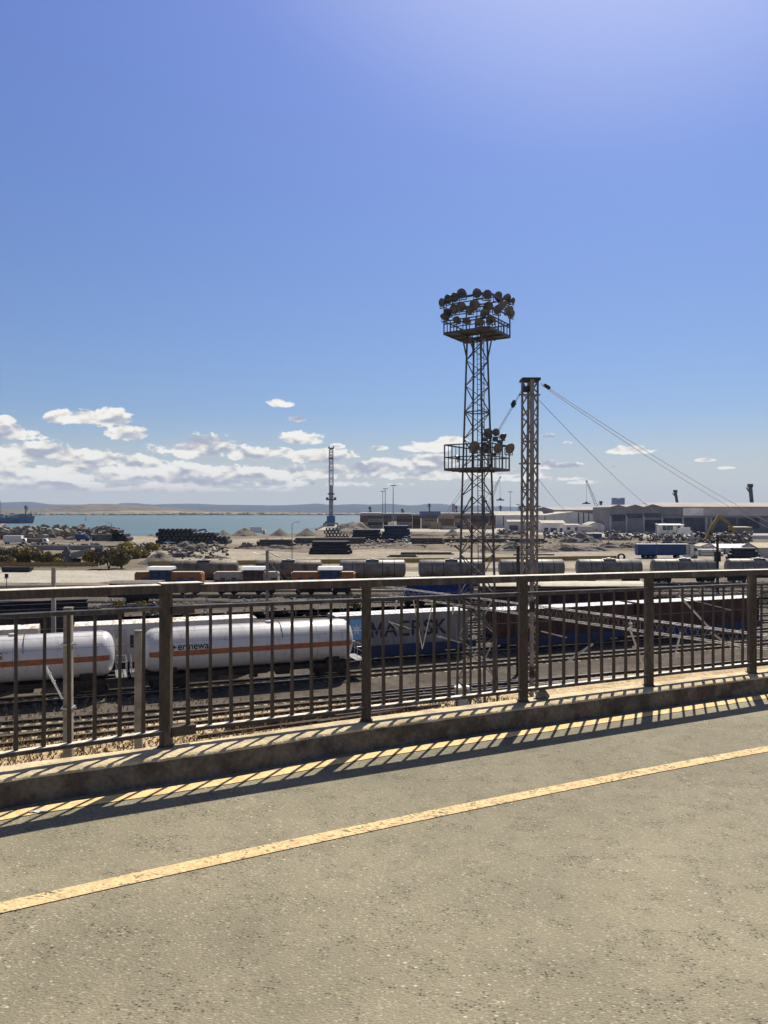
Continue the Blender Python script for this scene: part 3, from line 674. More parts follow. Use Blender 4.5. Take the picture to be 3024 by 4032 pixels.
def corrug(mb, x0, x1, y, z0, z1, n, d, mi=0, facing=-1):
    # vertical corrugation on a side wall
    vs = []; fs = []; k = 0; st = (x1 - x0) / n
    prof = []
    for i in range(n):
        a = x0 + i * st; prof += [(a, 0), (a + st * .35, 0), (a + st * .5, d), (a + st * .85, d)]
    prof.append((x1, 0))
    for x, dd in prof: vs += [(x, y + facing * (-dd), z0), (x, y + facing * (-dd), z1)]
    for i in range(len(prof) - 1): fs.append((2 * i, 2 * i + 2, 2 * i + 3, 2 * i + 1))
    mb.add(vs, fs, mi)
def container(name, label, cat, loc, rz, Lc, Hc, m, mroof, group, parent=None, ribs=34, wd=2.44):
    t = thing(name, label, cat, loc, rz, group)
    mb = MB(); hw = wd / 2
    corrug(mb, -Lc / 2 + .12, Lc / 2 - .12, -hw + .01, .15, Hc - .1, ribs, .035, 0, -1)
    mb.b2(-Lc / 2 + .05, Lc / 2 - .05, -hw + .07, hw - .02, .02, Hc - .03)
    for x in (-Lc / 2 + .07, Lc / 2 - .07):
        for y in (-hw + .07, hw - .07): mb.b2(x - .07, x + .07, y - .07, y + .07, 0, Hc - .004)
    for z in (.08, Hc - .06):
        mb.b2(-Lc / 2 + .14, Lc / 2 - .14, -hw, -hw + .1, z - .07, z + .055)
    mb.build('shell', m, t)
    mb = MB(); n = int(Lc / .62)
    mb.b2(-Lc / 2 + .02, Lc / 2 - .02, -hw + .02, hw - .02, Hc - .028, Hc + .004)
    for i in range(n): x = -Lc / 2 + .4 + i * (Lc - .8) / max(1, n - 1); mb.b2(x - .05, x + .05, -hw + .12, hw - .12, Hc + .004, Hc + .03)
    mb.build('roof', mroof, t)
    for sx in (-1, 1):
        mb = MB(); mb.b2(sx * Lc / 2 - .02, sx * Lc / 2 + .02, -hw + .15, hw - .15, .15, Hc - .15)
        for y in (-.8, -.3, .3, .8): mb.tube((sx * (Lc / 2 + .02), y, .15), (sx * (Lc / 2 + .02), y, Hc - .15), .03, 5)
        mb.build('end_door', m, t)
    return t
def flat_wagon(label, t0, Lw, row=ROW2):
    p = row + TU * t0; t = thing('container_wagon', label, 'container wagon', (p.x, p.y, .27), TA, 'blue container wagons')
    mb = MB()
    for sy in (-1, 1): mb.b2(-Lw / 2, Lw / 2, sy * 1.33 - .05, sy * 1.33 + .05, .52, 1.12); mb.b2(-Lw / 2 + 3, Lw / 2 - 3, sy * 1.33 - .045, sy * 1.33 + .045, .2, .52)
    for x in (-Lw / 2 + .1, Lw / 2 - .1, -Lw / 4, 0, Lw / 4): mb.b2(x - .1, x + .1, -1.28, 1.28, .6, 1.05)
    mb.b2(-Lw / 2, Lw / 2, -.25, .25, .6, 1.04); mb.build('side_sill', M_bluef, t)
    bogie(t, -Lw / 2 + 2.2); bogie(t, Lw / 2 - 2.2)
    buffers(t, -Lw / 2, -1); buffers(t, Lw / 2, 1)
    mb = MB()
    for sx in (-1, 1):
        for y in (-1.2, 1.2): mb.tube((sx * (Lw / 2 - .1), y, 1.1), (sx * (Lw / 2 - .1), y, 1.75), .025, 5)
        mb.tube((sx * (Lw / 2 - .1), -1.2, 1.75), (sx * (Lw / 2 - .1), -.5, 1.75), .025, 5)
        mb.tube((sx * (Lw / 2 - .1), .5, 1.75), (sx * (Lw / 2 - .1), 1.2, 1.75), .025, 5)
    mb.build('shunter_handrail', M_galv, t); return t
def on_row(t0, z, row=ROW2): p = row + TU * t0; return (p.x, p.y, z)
ZF = 1.12 + .27
flat_wagon('blue container wagon under the grey container with the large dark word', -.2, 13.6)
c1 = container('shipping_container', 'grey corrugated container with large dark word and blue star panel beside the second tank', 'shipping container', on_row(-.2, ZF), TA, 12.2, 2.62, M_cgrey, M_roofw, None, ribs=40)
def fit(o, x0, x1, z0, z1, y):
    xs_ = [v.co.x for v in o.data.vertices]; ys_ = [v.co.y for v in o.data.vertices]; a, e, c, d = min(xs_), max(xs_), min(ys_), max(ys_)
    for v in o.data.vertices: v.co = Vector((x0 + (v.co.x - a) / (e - a) * (x1 - x0), y - v.co.z, z0 + (v.co.y - c) / (d - c) * (z1 - z0)))
    o.location = (0, 0, 0); o.rotation_euler = (0, 0, 0); o.scale = (1, 1, 1); o.data.update(); return o
def big_m(parent, x0, x1, z0, z1, y, m):
    mb = MB(); wd_ = (x1 - x0); st_ = wd_ * .20; xm = (x0 + x1) / 2
    mb.b2(x0, x0 + st_, y - .006, y, z0, z1); mb.b2(x1 - st_, x1, y - .006, y, z0, z1)
    mb.prism([(x0 + st_, y, z1), (x0 + st_, y, z1 - (z1 - z0) * .36), (xm, y, z0 + (z1 - z0) * .10), (xm, y, z0 + (z1 - z0) * .46)], (0, -.006, 0)); mb.prism([(x1 - st_, y, z1), (x1 - st_, y, z1 - (z1 - z0) * .36), (xm, y, z0 + (z1 - z0) * .10), (xm, y, z0 + (z1 - z0) * .46)], (0, -.006, 0))
    return mb.build('lettering', m, parent)
big_m(c1, -3.05, -1.95, .70, 1.98, -1.232, M_navy)
for ch_, xa_, xb_ in (('A', -1.85, -.62), ('E', -.42, .48), ('R', .70, 1.68), ('S', 1.80, 2.72), ('K', 2.90, 4.0)):
    fit(text(ch_, 1.8, M_navy, 'lettering', c1, (0, 0, 0), (0, 0, 0), .02 if ch_ != 'A' else .01, .003), xa_, xb_, .70, 1.98, -1.235)
mb = MB(); mb.box((-4.3, -1.232, 1.45), (1.15, .012, 1.7)); mb.build('logo_panel', M_mblue, c1)
mb = MB(); pts = []
for i in range(14):
    a = math.pi / 2 + i * math.pi / 7; r = .52 if i % 2 == 0 else .20; pts.append((-4.3 + r * math.cos(a), -1.245, 1.45 + r * math.sin(a)))
mb.prism(pts, (0, -.006, 0)); mb.build('star_logo', M_wstar, c1)
for (x, z) in ((5.1, 2.2), (5.1, 1.95)): text('MSKU 472' if z > 2.1 else '45G1', .14, M_navy, 'code_lettering', c1, (x, -1.24, z), (rad(90), 0, 0), 0, .003)
flat_wagon('blue container wagon under the white container with rust streaked roof', -19.6, 14.6)
c2 = container('shipping_container', 'white container with rust streaked ribbed roof and pale star between the two tank wagons', 'shipping container', on_row(-19.6, ZF), TA, 13.5, 2.86, M_cside, M_roofr, None, ribs=1)
mb = MB(); pts = []
for i in range(14):
    a = math.pi / 2 + i * math.pi / 7; r = .85 if i % 2 == 0 else .3; pts.append((-4.0 + r * math.cos(a), -1.235, 1.5 + r * math.sin(a)))
mb.prism(pts, (0, -.006, 0)); mb.build('star_logo', mat('pale_yellow_logo', (.72, .68, .50), .6, var=.08), c2)
mb = MB(); mb.box((-2.7, -1.235, 1.55), (.26, .01, .95)); mb.build('vent_panel', M_dark, c2)
flat_wagon('blue container wagon at the left edge behind the second tank wagon', -36.4, 14.6)
container('shipping_container', 'cream container with rusty roof end at the left edge of the photo', 'shipping container', on_row(-35.6, ZF), TA, 13.7, 2.86, mat('cream_container_paint', (.5, .44, .34), .6, var=.1), M_roofr, None, ribs=30)
for i, (t0, lb) in enumerate(((16.2, 'nearer the tower'), (32.1, 'nearer the right edge'))):
    flat_wagon('blue sided wagon below the maroon container ' + lb, t0, 15.4)
    container('maroon_container', 'maroon corrugated container with white roof, ' + lb, 'shipping container', on_row(t0, ZF), TA, 14.9, 2.42, M_maroon, M_roofw, 'maroon containers', ribs=46)

def open_wagon(label, tx, off, Lw, zt, m, row=ROW2):
    p = row + TU * tx + TN * off; t = thing('goods_wagon', label, 'goods wagon', (p.x, p.y, .27), TA)
    mb = MB(); hz = zt - .27
    mb.b2(-Lw / 2, Lw / 2, -1.4, -1.32, 1.15, hz); mb.b2(-Lw / 2, Lw / 2, 1.32, 1.4, 1.15, hz)
    mb.b2(-Lw / 2 - .002, -Lw / 2 + .08, -1.32, 1.32, 1.15, hz); mb.b2(Lw / 2 - .08, Lw / 2 + .002, -1.32, 1.32, 1.15, hz)
    mb.b2(-Lw / 2 + .08, Lw / 2 - .08, -1.32, 1.32, hz - .5, hz - .4)
    n = 9
    for i in range(n + 1): x = -Lw / 2 + .1 + i * (Lw - .2) / n; mb.b2(x - .07, x + .07, -1.48, -1.4, 1.1, hz - .05)
    mb.build('body', m, t); frame(t, Lw + .2); bogie(t, -Lw / 2 + 2); bogie(t, Lw / 2 - 2); buffers(t, -Lw / 2 - .1, -1); buffers(t, Lw / 2 + .1, 1)
    mb = MB(); mb.b2(-Lw / 2 - .03, Lw / 2 + .03, -1.46, -1.30, hz, hz + .07); mb.b2(-Lw / 2 - .03, Lw / 2 + .03, 1.30, 1.46, hz, hz + .07); mb.build('top_rim', M_dark, t)
    return t
M_sootb = mat('sooty_brown_wagon', (.045, .034, .03), .7, var=.3)
def t_at(px, row, off):                               # where photo column px crosses a row
    r = (px - CX) / F; p = row + TN * off; return (r * p.y - p.x) / (TU.x - r * TU.y)
te = t_at(490, ROW2, 9.5 - 1.4); open_wagon('low sooty brown open wagon behind the left tank wagon', te - 8, 9.5, 16, 3.95, M_sootb)
te = t_at(350, ROW2, 17 - 1.4); open_wagon('sooty black open wagon at the far left, second row back', te - 8.2, 17, 16.2, 4.1, M_black)
# cream roofed wagon
t = thing('covered_wagon', 'long covered wagon with flat cream roof below the far tank wagons', 'covered wagon', (XW(2215, 91.4), 91.4 + 1.2, .27), 0)
Lw = 19.4; mb = MB(); mb.b2(-Lw / 2, Lw / 2, -1.35, 1.35, 1.1, 3.6)
for i in range(14): x = -Lw / 2 + .2 + i * (Lw - .4) / 13; mb.b2(x - .06, x + .06, -1.43, -1.35, 1.1, 3.6)
mb.build('body', M_maroon, t); mb = MB(); mb.prism([(-Lw / 2 - .1, -1.5, 3.6), (-Lw / 2 - .1, 1.5, 3.6), (-Lw / 2 - .1, .9, 3.95), (-Lw / 2 - .1, 0, 4.08), (-Lw / 2 - .1, -.9, 3.95)], (Lw + .2, 0, 0)); mb.build('roof', mat('cream_roof', (.55, .49, .36), .7, var=.1, scale=.6), t, smooth=30)
frame(t, Lw); bogie(t, -Lw / 2 + 2.4); bogie(t, Lw / 2 - 2.4)
# blue hopper with pale end brace
t = thing('hopper_wagon', 'dark blue hopper wagon with slanting white edged end behind the grey container', 'hopper wagon', (XW(1728, 101), 101.6, .27), 0)
mb = MB(); Lw = 9.6; pr = [(-Lw / 2, -1.4, 1.0), (Lw / 2, -1.4, 1.0), (Lw / 2 - .6, -1.4, 3.7), (-Lw / 2 + .75, -1.4, 3.7)]; mb.prism(pr, (0, 2.8, 0))
for i in range(7): x = -3.6 + i * 1.2; mb.b2(x - .05, x + .05, -1.47, -1.4, 1.05, 3.6)
mb.build('body', mat('deep_blue_paint', (.02, .055, .20), .5, var=.2), t); mb = MB(); mb.bar((-Lw / 2, -1.47, 1.0), (-Lw / 2 + .75, -1.47, 3.7), .12, .1); mb.build('end_brace', M_wstar, t)
frame(t, Lw + .6); bogie(t, -Lw / 2 + 1.6); bogie(t, Lw / 2 - 1.6)
# brown service car
t = thing('service_car', 'brown service wagon with small framed windows in front of the left orange engine', 'service wagon', (XW(530, 104), 105.2, .27), 0)
mb = MB(); mb.b2(-3.4, 3.4, -1.35, 1.35, .9, 2.75); 
for i in range(8): mb.b2(-3.3 + i * .9, -3.22 + i * .9, -1.41, -1.35, .9, 2.7)
mb.build('body', M_sootb, t); mb = MB(); mb.prism([(-3.5, -1.5, 2.75), (-3.5, 1.5, 2.75), (-3.5, .8, 3.02), (-3.5, -.8, 3.02)], (7, 0, 0)); mb.build('roof', mat('grey_brown_roof', (.19, .165, .14), .7), t)
for x in (-2.2, .3, 2.3):
    mb = MB(); mb.b2(x - .42, x + .42, -1.44, -1.40, 1.6, 2.45); f_ = mb.build('window', M_loco_c, t); mb = MB(); mb.b2(x - .33, x + .33, -1.46, -1.44, 1.69, 2.36); mb.build('pane', M_pane, f_)
frame(t, 7); bogie(t, 0)
# three shunting engines
def loco(label, px0, px1, cab0, cab1, mh, mc, flip=False):
    D = 115.0; x0, x1 = XW(px0, D), XW(px1, D); c = (x0 + x1) / 2; t = thing('shunting_engine', label, 'locomotive', (c, D + 1.3, .27), 0, 'shunting engines')
    a, e, k0, k1 = x0 - c, x1 - c, XW(cab0, D) - c, XW(cab1, D) - c
    mb = MB(); mb.b2(a - .2, e + .2, -1.4, 1.4, .95, 1.35); mb.build('frame', M_under, t)
    for (u, v, nm) in ((a, k0, 'hood'), (k1, e, 'hood')):
        mb = MB(); mb.prism([(u, -1.0, 1.35), (u, 1.0, 1.35), (u, 1.0, 3.1), (u, .75, 3.3), (u, -.75, 3.3), (u, -1.0, 3.1)], (v - u, 0, 0)); h = mb.build(nm, mh, t)
        mb = MB(); mb.b2(u + .15, v - .15, -.8, .8, 3.3, 3.42); mb.build('hood_top', mat('pale_hood_top', (.56, .40, .24), .6, var=.15), h)  # hood top in a paler tan than the orange sides
        mb = MB(); n = max(2, int((v - u) / .8))
        for i in range(n): x = u + .1 + i * (v - u - .2) / n; mb.b2(x + .04, x + (v - u - .2) / n - .04, -1.03, -1.0, 1.45, 2.55 if i % 2 else 2.3)
        mb.build('side_panels', mc, h)
    mb = MB(); mb.b2(k0 + .1, k1 - .1, -1.35, 1.35, 1.35, 3.75); cb = mb.build('cab', mc, t)
    mb = MB(); mb.prism([(k0 - .25, -1.6, 3.75), (k0 - .25, 1.6, 3.75), (k0 - .25, 1.1, 4.18), (k0 - .25, -1.1, 4.18)], (k1 - k0 + .5, 0, 0)); mb.build('cab_roof', M_roofw, cb)
    for i in range(3): x = k0 + .3 + i * (k1 - k0 - .9) / 2; mb = MB(); mb.b2(x, x + .42, -1.38, -1.35, 2.75, 3.5); mb.build('window', M_pane, cb)
    mb = MB(); mb.b2(k0 + .3, k1 - .3, -1.45, -1.42, 1.5, 1.95); mb.b2(k0 + .3, k1 - .3, -1.42, -1.36, 1.55, 1.6); mb.build('number_panel', mat('light_blue_grey', (.35, .38, .42), .6), cb)
    mb = MB()
    for x in (a + .1, e - .1):
        for y in (-1.3, 1.3): mb.tube((x, y, 1.35), (x, y, 2.3), .03, 5)
        mb.tube((x, -1.3, 2.3), (x, 1.3, 2.3), .03, 5)
    for (u, v) in ((a, k0), (k1, e)): mb.tube((u + .1, -1.33, 2.3), (v, -1.33, 2.3), .025, 5)
    mb.build('handrail', M_galv, t)
    mb = MB()
    for x in (a, e): mb.tube((x + (.2 if x == a else -.2), 0, 3.15), (x - (.1 if x == a else -.1), 0, 3.15), .16, 10)
    mb.build('headlight', M_wstar, t)
    bogie(t, a + 2.0, gw=1.9); bogie(t, e - 2.0, gw=1.9); buffers(t, a - .2, -1); buffers(t, e + .2, 1)
    mb = MB(); mb.b2((a + e) / 2 - 1.2, (a + e) / 2 + 1.2, -1.2, 1.2, .4, .95); mb.build('fuel_tank', M_under, t)
    return t
loco('orange and blue shunting engine with white cab roof, leftmost of three', 527, 792, 585, 668, M_loco_o, M_loco_b)
loco('cream and maroon shunting engine with white cab roof, middle of three', 840, 1093, 955, 1034, M_loco_c, M_loco_m)
loco('orange and blue shunting engine with dark blue cab, rightmost of three', 1146, 1396, 1258, 1340, M_loco_o, M_loco_b)
# row of grey tank wagons
def oil_wagon(label, px, m, first=[None]):
    a0 = Vector((-90, 128.2, 0)); u = (Vector((110, 138.6, 0)) - a0).normalized(); r = (px - CX) / F; k = (r * a0.y - a0.x) / (u.x - r * u.y); p = a0 + u * k
    t = thing('oil_tank_wagon', label, 'tank wagon', (p.x, p.y, .27), math.atan2(u.y, u.x), 'row of dusty oil tank wagons'); L_ = 11.4; Rr = 1.46; zc = 2.72
    mb = MB(); mb.lathe((-L_ / 2, 0, zc), (1, 0, 0), [(0, .6), (.04, 1.05), (.14, 1.32), (.34, Rr), (L_ - .34, Rr), (L_ - .14, 1.32), (L_ - .04, 1.05), (L_, .6)], 28); tk = mb.build('tank', m, t, smooth=50)
    for x in (-3.5, -1.5, 1.7, 3.7): mb = MB(); mb.lathe((x, 0, zc), (1, 0, 0), [(-.06, Rr + .02), (.06, Rr + .02)], 28, cap=False); mb.build('band', M_dark if m is M_gtank else M_gtank, tk)
    mb = MB(); mb.lathe((0, 0, zc + Rr - .1), (0, 0, 1), [(0, .45), (.3, .45), (.34, .2)], 12); mb.b2(-1.1, 1.1, -.7, .7, zc + Rr + .02, zc + Rr + .07); mb.build('catwalk', M_galv, tk)
    frame(t, 12.0); bogie(t, -3.9); bogie(t, 3.9); buffers(t, -6.0, -1); buffers(t, 6.0, 1); return t
for px, m, lb in ((805, M_gtank2, 'brown oil stained tank wagon between the left and middle engines'), (1137, M_gtank2, 'dark oil stained tank wagon behind the right orange engine'), (1467, M_gtank, 'dusty tank wagon with dark bands directly right of the orange engines'),
                  (1777, M_gtank, 'dusty tank wagon seen behind the lighting tower'), (2092, M_gtank, 'grey tank wagon seen behind the lattice mast'), (2397, M_gtank, 'grey tank wagon below the left end of the blue truck'), (2692, M_gtank, 'grey tank wagon directly below the blue truck'), (2985, M_gtank, 'dark tank wagon cut off by the right edge')):
    oil_wagon(lb, px, m)

# ================================================================== towers, masts, portal, wires
def lattice(parent, cb, ct, z0, z1, lw, bw, nb, legname='leg', mleg=M_tower, kind='zig', mb_brace=None, corner_h=True):
    P = lambda k, z: Vector(cb[k]).lerp(Vector(ct[k]), (z - z0) / (z1 - z0))
    for k in range(4):
        mb = MB(); mb.bar(P(k, z0), P(k, z1), lw); mb.build(legname, mleg, parent)
    mb = MB(); r = 1.0; zs = [z0]
    tot = sum(.985 ** i for i in range(nb)); h = (z1 - z0) / tot
    for i in range(nb): zs.append(zs[-1] + h * .985 ** i)
    for k in range(4):
        j = (k + 1) % 4
        for i in range(nb):
            if kind == 'x': mb.bar(P(k, zs[i]), P(j, zs[i + 1]), bw, bw * .5); mb.bar(P(j, zs[i]), P(k, zs[i + 1]), bw, bw * .5)
            else:
                a, e = (k, j) if (i + k) % 2 else (j, k); mb.bar(P(a, zs[i]), P(e, zs[i + 1]), bw, bw * .6)
            if i % 6 == 5: mb.bar(P(k, zs[i + 1]), P(j, zs[i + 1]), bw, bw)
    mb.build('bracing', mb_brace or mleg, parent); return P
DT = 46.0; TC = Vector((XW(1879, DT), DT, 0))
tw = thing('lighting_tower', 'tall grey steel lattice lighting tower with two caged floodlight platforms', 'lighting tower', TC, 0)
def corners(r, z, rot=12.2, dx=0.0): return [(dx + r * math.sin(rad(rot + 90 * k + 180)) * -1, -r * math.cos(rad(rot + 90 * k)), z) for k in range(4)]
# corner order: front, right, back, left ; front corner stands slightly right of centre
def cr(r, z, rot=12.2): return [(r * math.sin(rad(rot)), -r * math.cos(rad(rot)), z), (r * math.cos(rad(rot)), r * math.sin(rad(rot)), z), (-r * math.sin(rad(rot)), r * math.cos(rad(rot)), z), (-r * math.cos(rad(rot)), -r * math.sin(rad(rot)), z)]
lattice(tw, cr(1.31, 0), cr(.95, 13.6), 0, 13.6, .125, .075, 11)
lattice(tw, cr(.95, 13.6), cr(.62, 23.15), 13.6, 23.15, .105, .06, 12)
mb = MB()
for y in (-.18, .18): mb.tube((.35 + y, .35 - y, .5), (.22 + y, .22 - y, 23.3), .025, 5)
for i in range(74): z = .8 + i * .305; mb.bar((.53 - .0056 * z, .17 - .0056 * z, z), (.17 - .0056 * z, .53 - .0056 * z, z), .025)
mb.build('ladder', M_tower, tw)
mb = MB()
for k, (x, y, z) in enumerate(cr(1.06, 10.3)): mb.bar((x * .95, y * .95, z), (x * 1.35, y * 1.35, z + .35), .09)
mb.build('bracket_arm', M_tower, tw)
mb = MB()
for k in range(4): x, y, _ = cr(1.31, 0)[k]; mb.box((x, y, .1), (.6, .6, .5), rad(12))
mb.build('footing', M_conpost, tw)
def floodlight(pos, yaw, pitch, r, back=True):
    # a deep round floodlight: body, glass, yoke
    d = Vector((math.sin(yaw) * math.cos(pitch), -math.cos(yaw) * math.cos(pitch), math.sin(pitch)))
    mb = MB(); mb.lathe(Vector(pos) - d * r * 1.05, d, [(0, .05), (.05 * r, .35 * r), (.5 * r, .78 * r), (.95 * r, .98 * r), (1.0 * r, 1.06 * r), (1.06 * r, 1.06 * r), (1.06 * r, .98 * r)], 20)
    f = mb.build('floodlight', M_lamp, tw, smooth=40)
    mb = MB(); mb.lathe(Vector(pos) - d * .03, d, [(0, .97 * r), (.012, .97 * r)], 20); mb.build('lamp_glass', M_glassd, f)
    mb = MB(); up = Vector((0, 0, 1)); sd = d.cross(up).normalized(); c = Vector(pos) - d * r * .5
    mb.bar(c + sd * r, c + sd * r - up * r * 1.3, .04); mb.bar(c - sd * r, c - sd * r - up * r * 1.3, .04); mb.bar(c + sd * r - up * r * 1.3, c - sd * r - up * r * 1.3, .05, .05)
    mb.build('yoke', M_tower, f); return f
def platform(z, r, hrail, full, n):
    mb = MB(); C4 = cr(r, z); C1 = cr(r, z + hrail); C2 = cr(r, z + full)
    V = [Vector(c) for c in C4]; H = [Vector(c) for c in C1]; Tp = [Vector(c) for c in C2]
    for k in range(4):
        j = (k + 1) % 4; mb.bar(V[k], V[j], .09, .14); mb.bar(H[k], H[j], .06)
    fr = mb.build('platform_frame', M_tower, tw)
    for k in range(4):
        j = (k + 1) % 4
        for i in range(n): mb = MB(); p = V[k].lerp(V[j], i / n); mb.bar(p, p + Vector((0, 0, hrail)), .05 if i else .07); mb.build('railing_post', M_tower, tw)
    mb = MB()
    for i in range(26):            # grating of slats with the ladder hole left open
        t_ = (i + .5) / 26; a, e = V[0].lerp(V[3], t_), V[1].lerp(V[2], t_)
        if .36 < t_ < .64: mb.bar(a, a.lerp(e, .36), .09, .03); mb.bar(a.lerp(e, .64), e, .09, .03)
        else: mb.bar(a, e, .09, .03)
    for q_ in (.34, .66): mb.bar(V[0].lerp(V[1], q_) - Vector((0, 0, .06)), V[3].lerp(V[2], q_) - Vector((0, 0, .06)), .08); mb.bar(V[0].lerp(V[3], q_) - Vector((0, 0, .08)), V[1].lerp(V[2], q_) - Vector((0, 0, .08)), .08)
    mb.build('grating', M_tower, tw)
    return V, H, Tp
V, H, Tp = platform(23.2, 2.07, .72, 2.25, 7)
mb = MB()
for k in (1, 2): mb.bar(V[k], Tp[k], .08)
for q_ in (.25, .5, .75): mb.bar(V[1].lerp(V[2], q_), Tp[1].lerp(Tp[2], q_), .05)
mb.bar(Tp[1], Tp[2], .07); mb.bar(Tp[2], Tp[2].lerp(Tp[3], .22), .07)
mb.bar(H[0].lerp(Tp[0], .35), H[1].lerp(Tp[1], .35), .05); mb.bar(H[3].lerp(Tp[3], .35), H[0].lerp(Tp[0], .35), .05)
for k, j in ((3, 0), (0, 1)): mb.bar(H[k].lerp(Tp[k], .85), H[j].lerp(Tp[j], .85), .05); 
for k in (0, 3): mb.bar(V[k], V[k].lerp(Tp[k], .9), .06)
mb.build('cage_frame', M_tower, tw)
mb = MB(); S4 = [Vector(c) for c in cr(.68, 21.9)]
for k in range(4): mb.bar(S4[k], V[k].lerp(V[(k + 2) % 4], .27), .08)
mb.build('knee_brace', M_tower, tw)
sx = 1 / 3.318
top_l = [(300, 368, 54), (380, 325, 60), (465, 300, 60), (553, 250, 62), (757, 245, 60), (893, 265, 60), (1037, 285, 60), (1155, 320, 66), (1232, 345, 40), (372, 500, 58), (460, 455, 62), (550, 420, 62), (725, 395, 66), (905, 420, 62), (1030, 460, 62), (1180, 470, 60), (335, 560, 60), (490, 600, 55), (620, 612, 52), (790, 625, 62), (940, 600, 58), (1215, 520, 50), (660, 470, 50), (850, 500, 50), (1100, 400, 55)]
for i, (x, y, rr) in enumerate(top_l):
    px = 1650 + x * sx; py = 1080 + y * sx; xl = XW(px, DT) - TC.x
    # depth follows the two front faces of the cage
    f0, l0, r0 = V[0], V[3], V[1]
    if xl < f0.x: k = (xl - l0.x) / (f0.x - l0.x); dep = l0.y + (f0.y - l0.y) * k; yaw = -38 + 20 * k
    else: k = (xl - f0.x) / (r0.x - f0.x); dep = f0.y + (r0.y - f0.y) * k; yaw = 6 + 34 * k
    row = 0 if y < 370 else (1 if y < 540 else 2); dep += (.25, -.05, -.28)[row]; D = DT + dep
    floodlight((XW(px, D) - TC.x, dep, ZW(py, D)), rad(yaw + R.uniform(-12, 12)), rad((-16, -30, -55)[row] + R.uniform(-6, 6)), rr * sx * D / F)
mb = MB()
for h in (.55, 1.25, 1.95):
    z = Vector((0, 0, h)); mb.bar(V[3] + z, V[0] + z, .07); mb.bar(V[0] + z, V[1] + z, .07); mb.bar(V[3].lerp(V[2], .3) + z, V[0].lerp(V[1], .3) + z, .05)
mb.build('lamp_rack', M_tower, tw)
V2, H2, T2 = platform(15.15, 2.03, .72, 1.45, 6)
mb = MB()
for k in range(4): mb.bar(T2[k], T2[(k + 1) % 4], .07); mb.bar(V2[k], T2[k], .08)
for k in range(4):
    for i in range(1, 6): p = H2[k].lerp(H2[(k + 1) % 4], i / 6); mb.bar(p, p + Vector((0, 0, .73)), .04)
mb.build('cage_frame', M_tower, tw)
s2 = 1 / 2.765
for x, y, rr, yw, pt, dp in ((752, 760, 50, 15, -12, -.9), (838, 752, 40, 8, -5, -.6), (922, 800, 42, 120, -20, -.3), (605, 905, 55, -4, -14, -1.9), (728, 912, 52, 160, -10, -1.7), (862, 930, 56, 32, -16, -1.2), (995, 930, 58, 36, -20, -.4), (415, 1035, 38, -80, -40, -.9)):
    D = DT + dp; px, py = 1650 + x * s2, 1430 + y * s2; floodlight((XW(px, D) - TC.x, dp, ZW(py, D)), rad(yw), rad(pt), rr * s2 * D / F)
mb = MB()
for x, y in ((720, 830), (830, 832), (880, 860), (810, 1000), (600, 965), (730, 960)): px, py = 1650 + x * s2, 1430 + y * s2; mb.box((XW(px, DT - 1) - TC.x, -1, ZW(py, DT - 1)), (.3, .25, .22))
mb.build('ballast_box', M_lamp, tw)
# lattice catenary mast
DM = 38.0; MC = Vector((XW(2081, DM), DM, 0))
ms = thing('catenary_mast', 'grey lattice mast of the overhead line with wires from its flat top', 'mast', MC, 0)
cb_ = [(.07, -.40, 0), (.40, .07, 0), (-.10, .40, 0), (-.40, -.07, 0)]; ct_ = [(.105, -.38, 19.1), (.46, .02, 19.1), (.07, .38, 19.1), (-.31, -.02, 19.1)]
for k in range(4):
    mb = MB(); wl = (.18, .095, .11, .10)[k]; mb.bar(cb_[k], ct_[k], wl, wl); mb.build('leg', M_mast, ms)
mb = MB(); nb = 32
for k in range(4):
    j = (k + 1) % 4
    for i in range(nb):
        z0, z1 = i / nb, (i + 1) / nb; a0 = Vector(cb_[k]).lerp(Vector(ct_[k]), z0); a1 = Vector(cb_[k]).lerp(Vector(ct_[k]), z1); e0 = Vector(cb_[j]).lerp(Vector(ct_[j]), z0); e1 = Vector(cb_[j]).lerp(Vector(ct_[j]), z1)
        if i % 2: mb.bar(a0, e1, .055, .055)
        else: mb.bar(e0, a1, .055, .055)
        if i in (8, 14, 18, 23, 27): mb.bar(a0, e0, .10, .06)
mb.build('bracing', M_mast, ms)
mb = MB(); mb.b2(-.38, .52, -.46, .44, 19.08, 19.2); mb.b2(-.3, .05, -.3, .1, 18.55, 18.8); mb.build('cap', M_dark, ms)
for z in (18.4, 15.0, 12.9, 11.1, 9.0): mb = MB(); mb.bar((-.5, -.15, z), (.56 if z != 11.1 else .75, -.1, z), .07); mb.build('cross_arm', M_mast, ms)
for z in (4.9, 8.1): mb = MB(); mb.b2(-.02, .2, -.56, -.3, z - .35, z + .15); mb.build('clamp', M_dark, ms)
mb = MB(); mb.b2(-.52, -.40, -.2, -.08, 4.2, 6.6); mb.build('side_plate', M_dark, ms)
M_wire = mat('overhead_wire', (.20, .19, .20), .5, .5, var=.1); M_wirel = mat('bright_wire', (.42, .40, .38), .4, .6, var=.1)
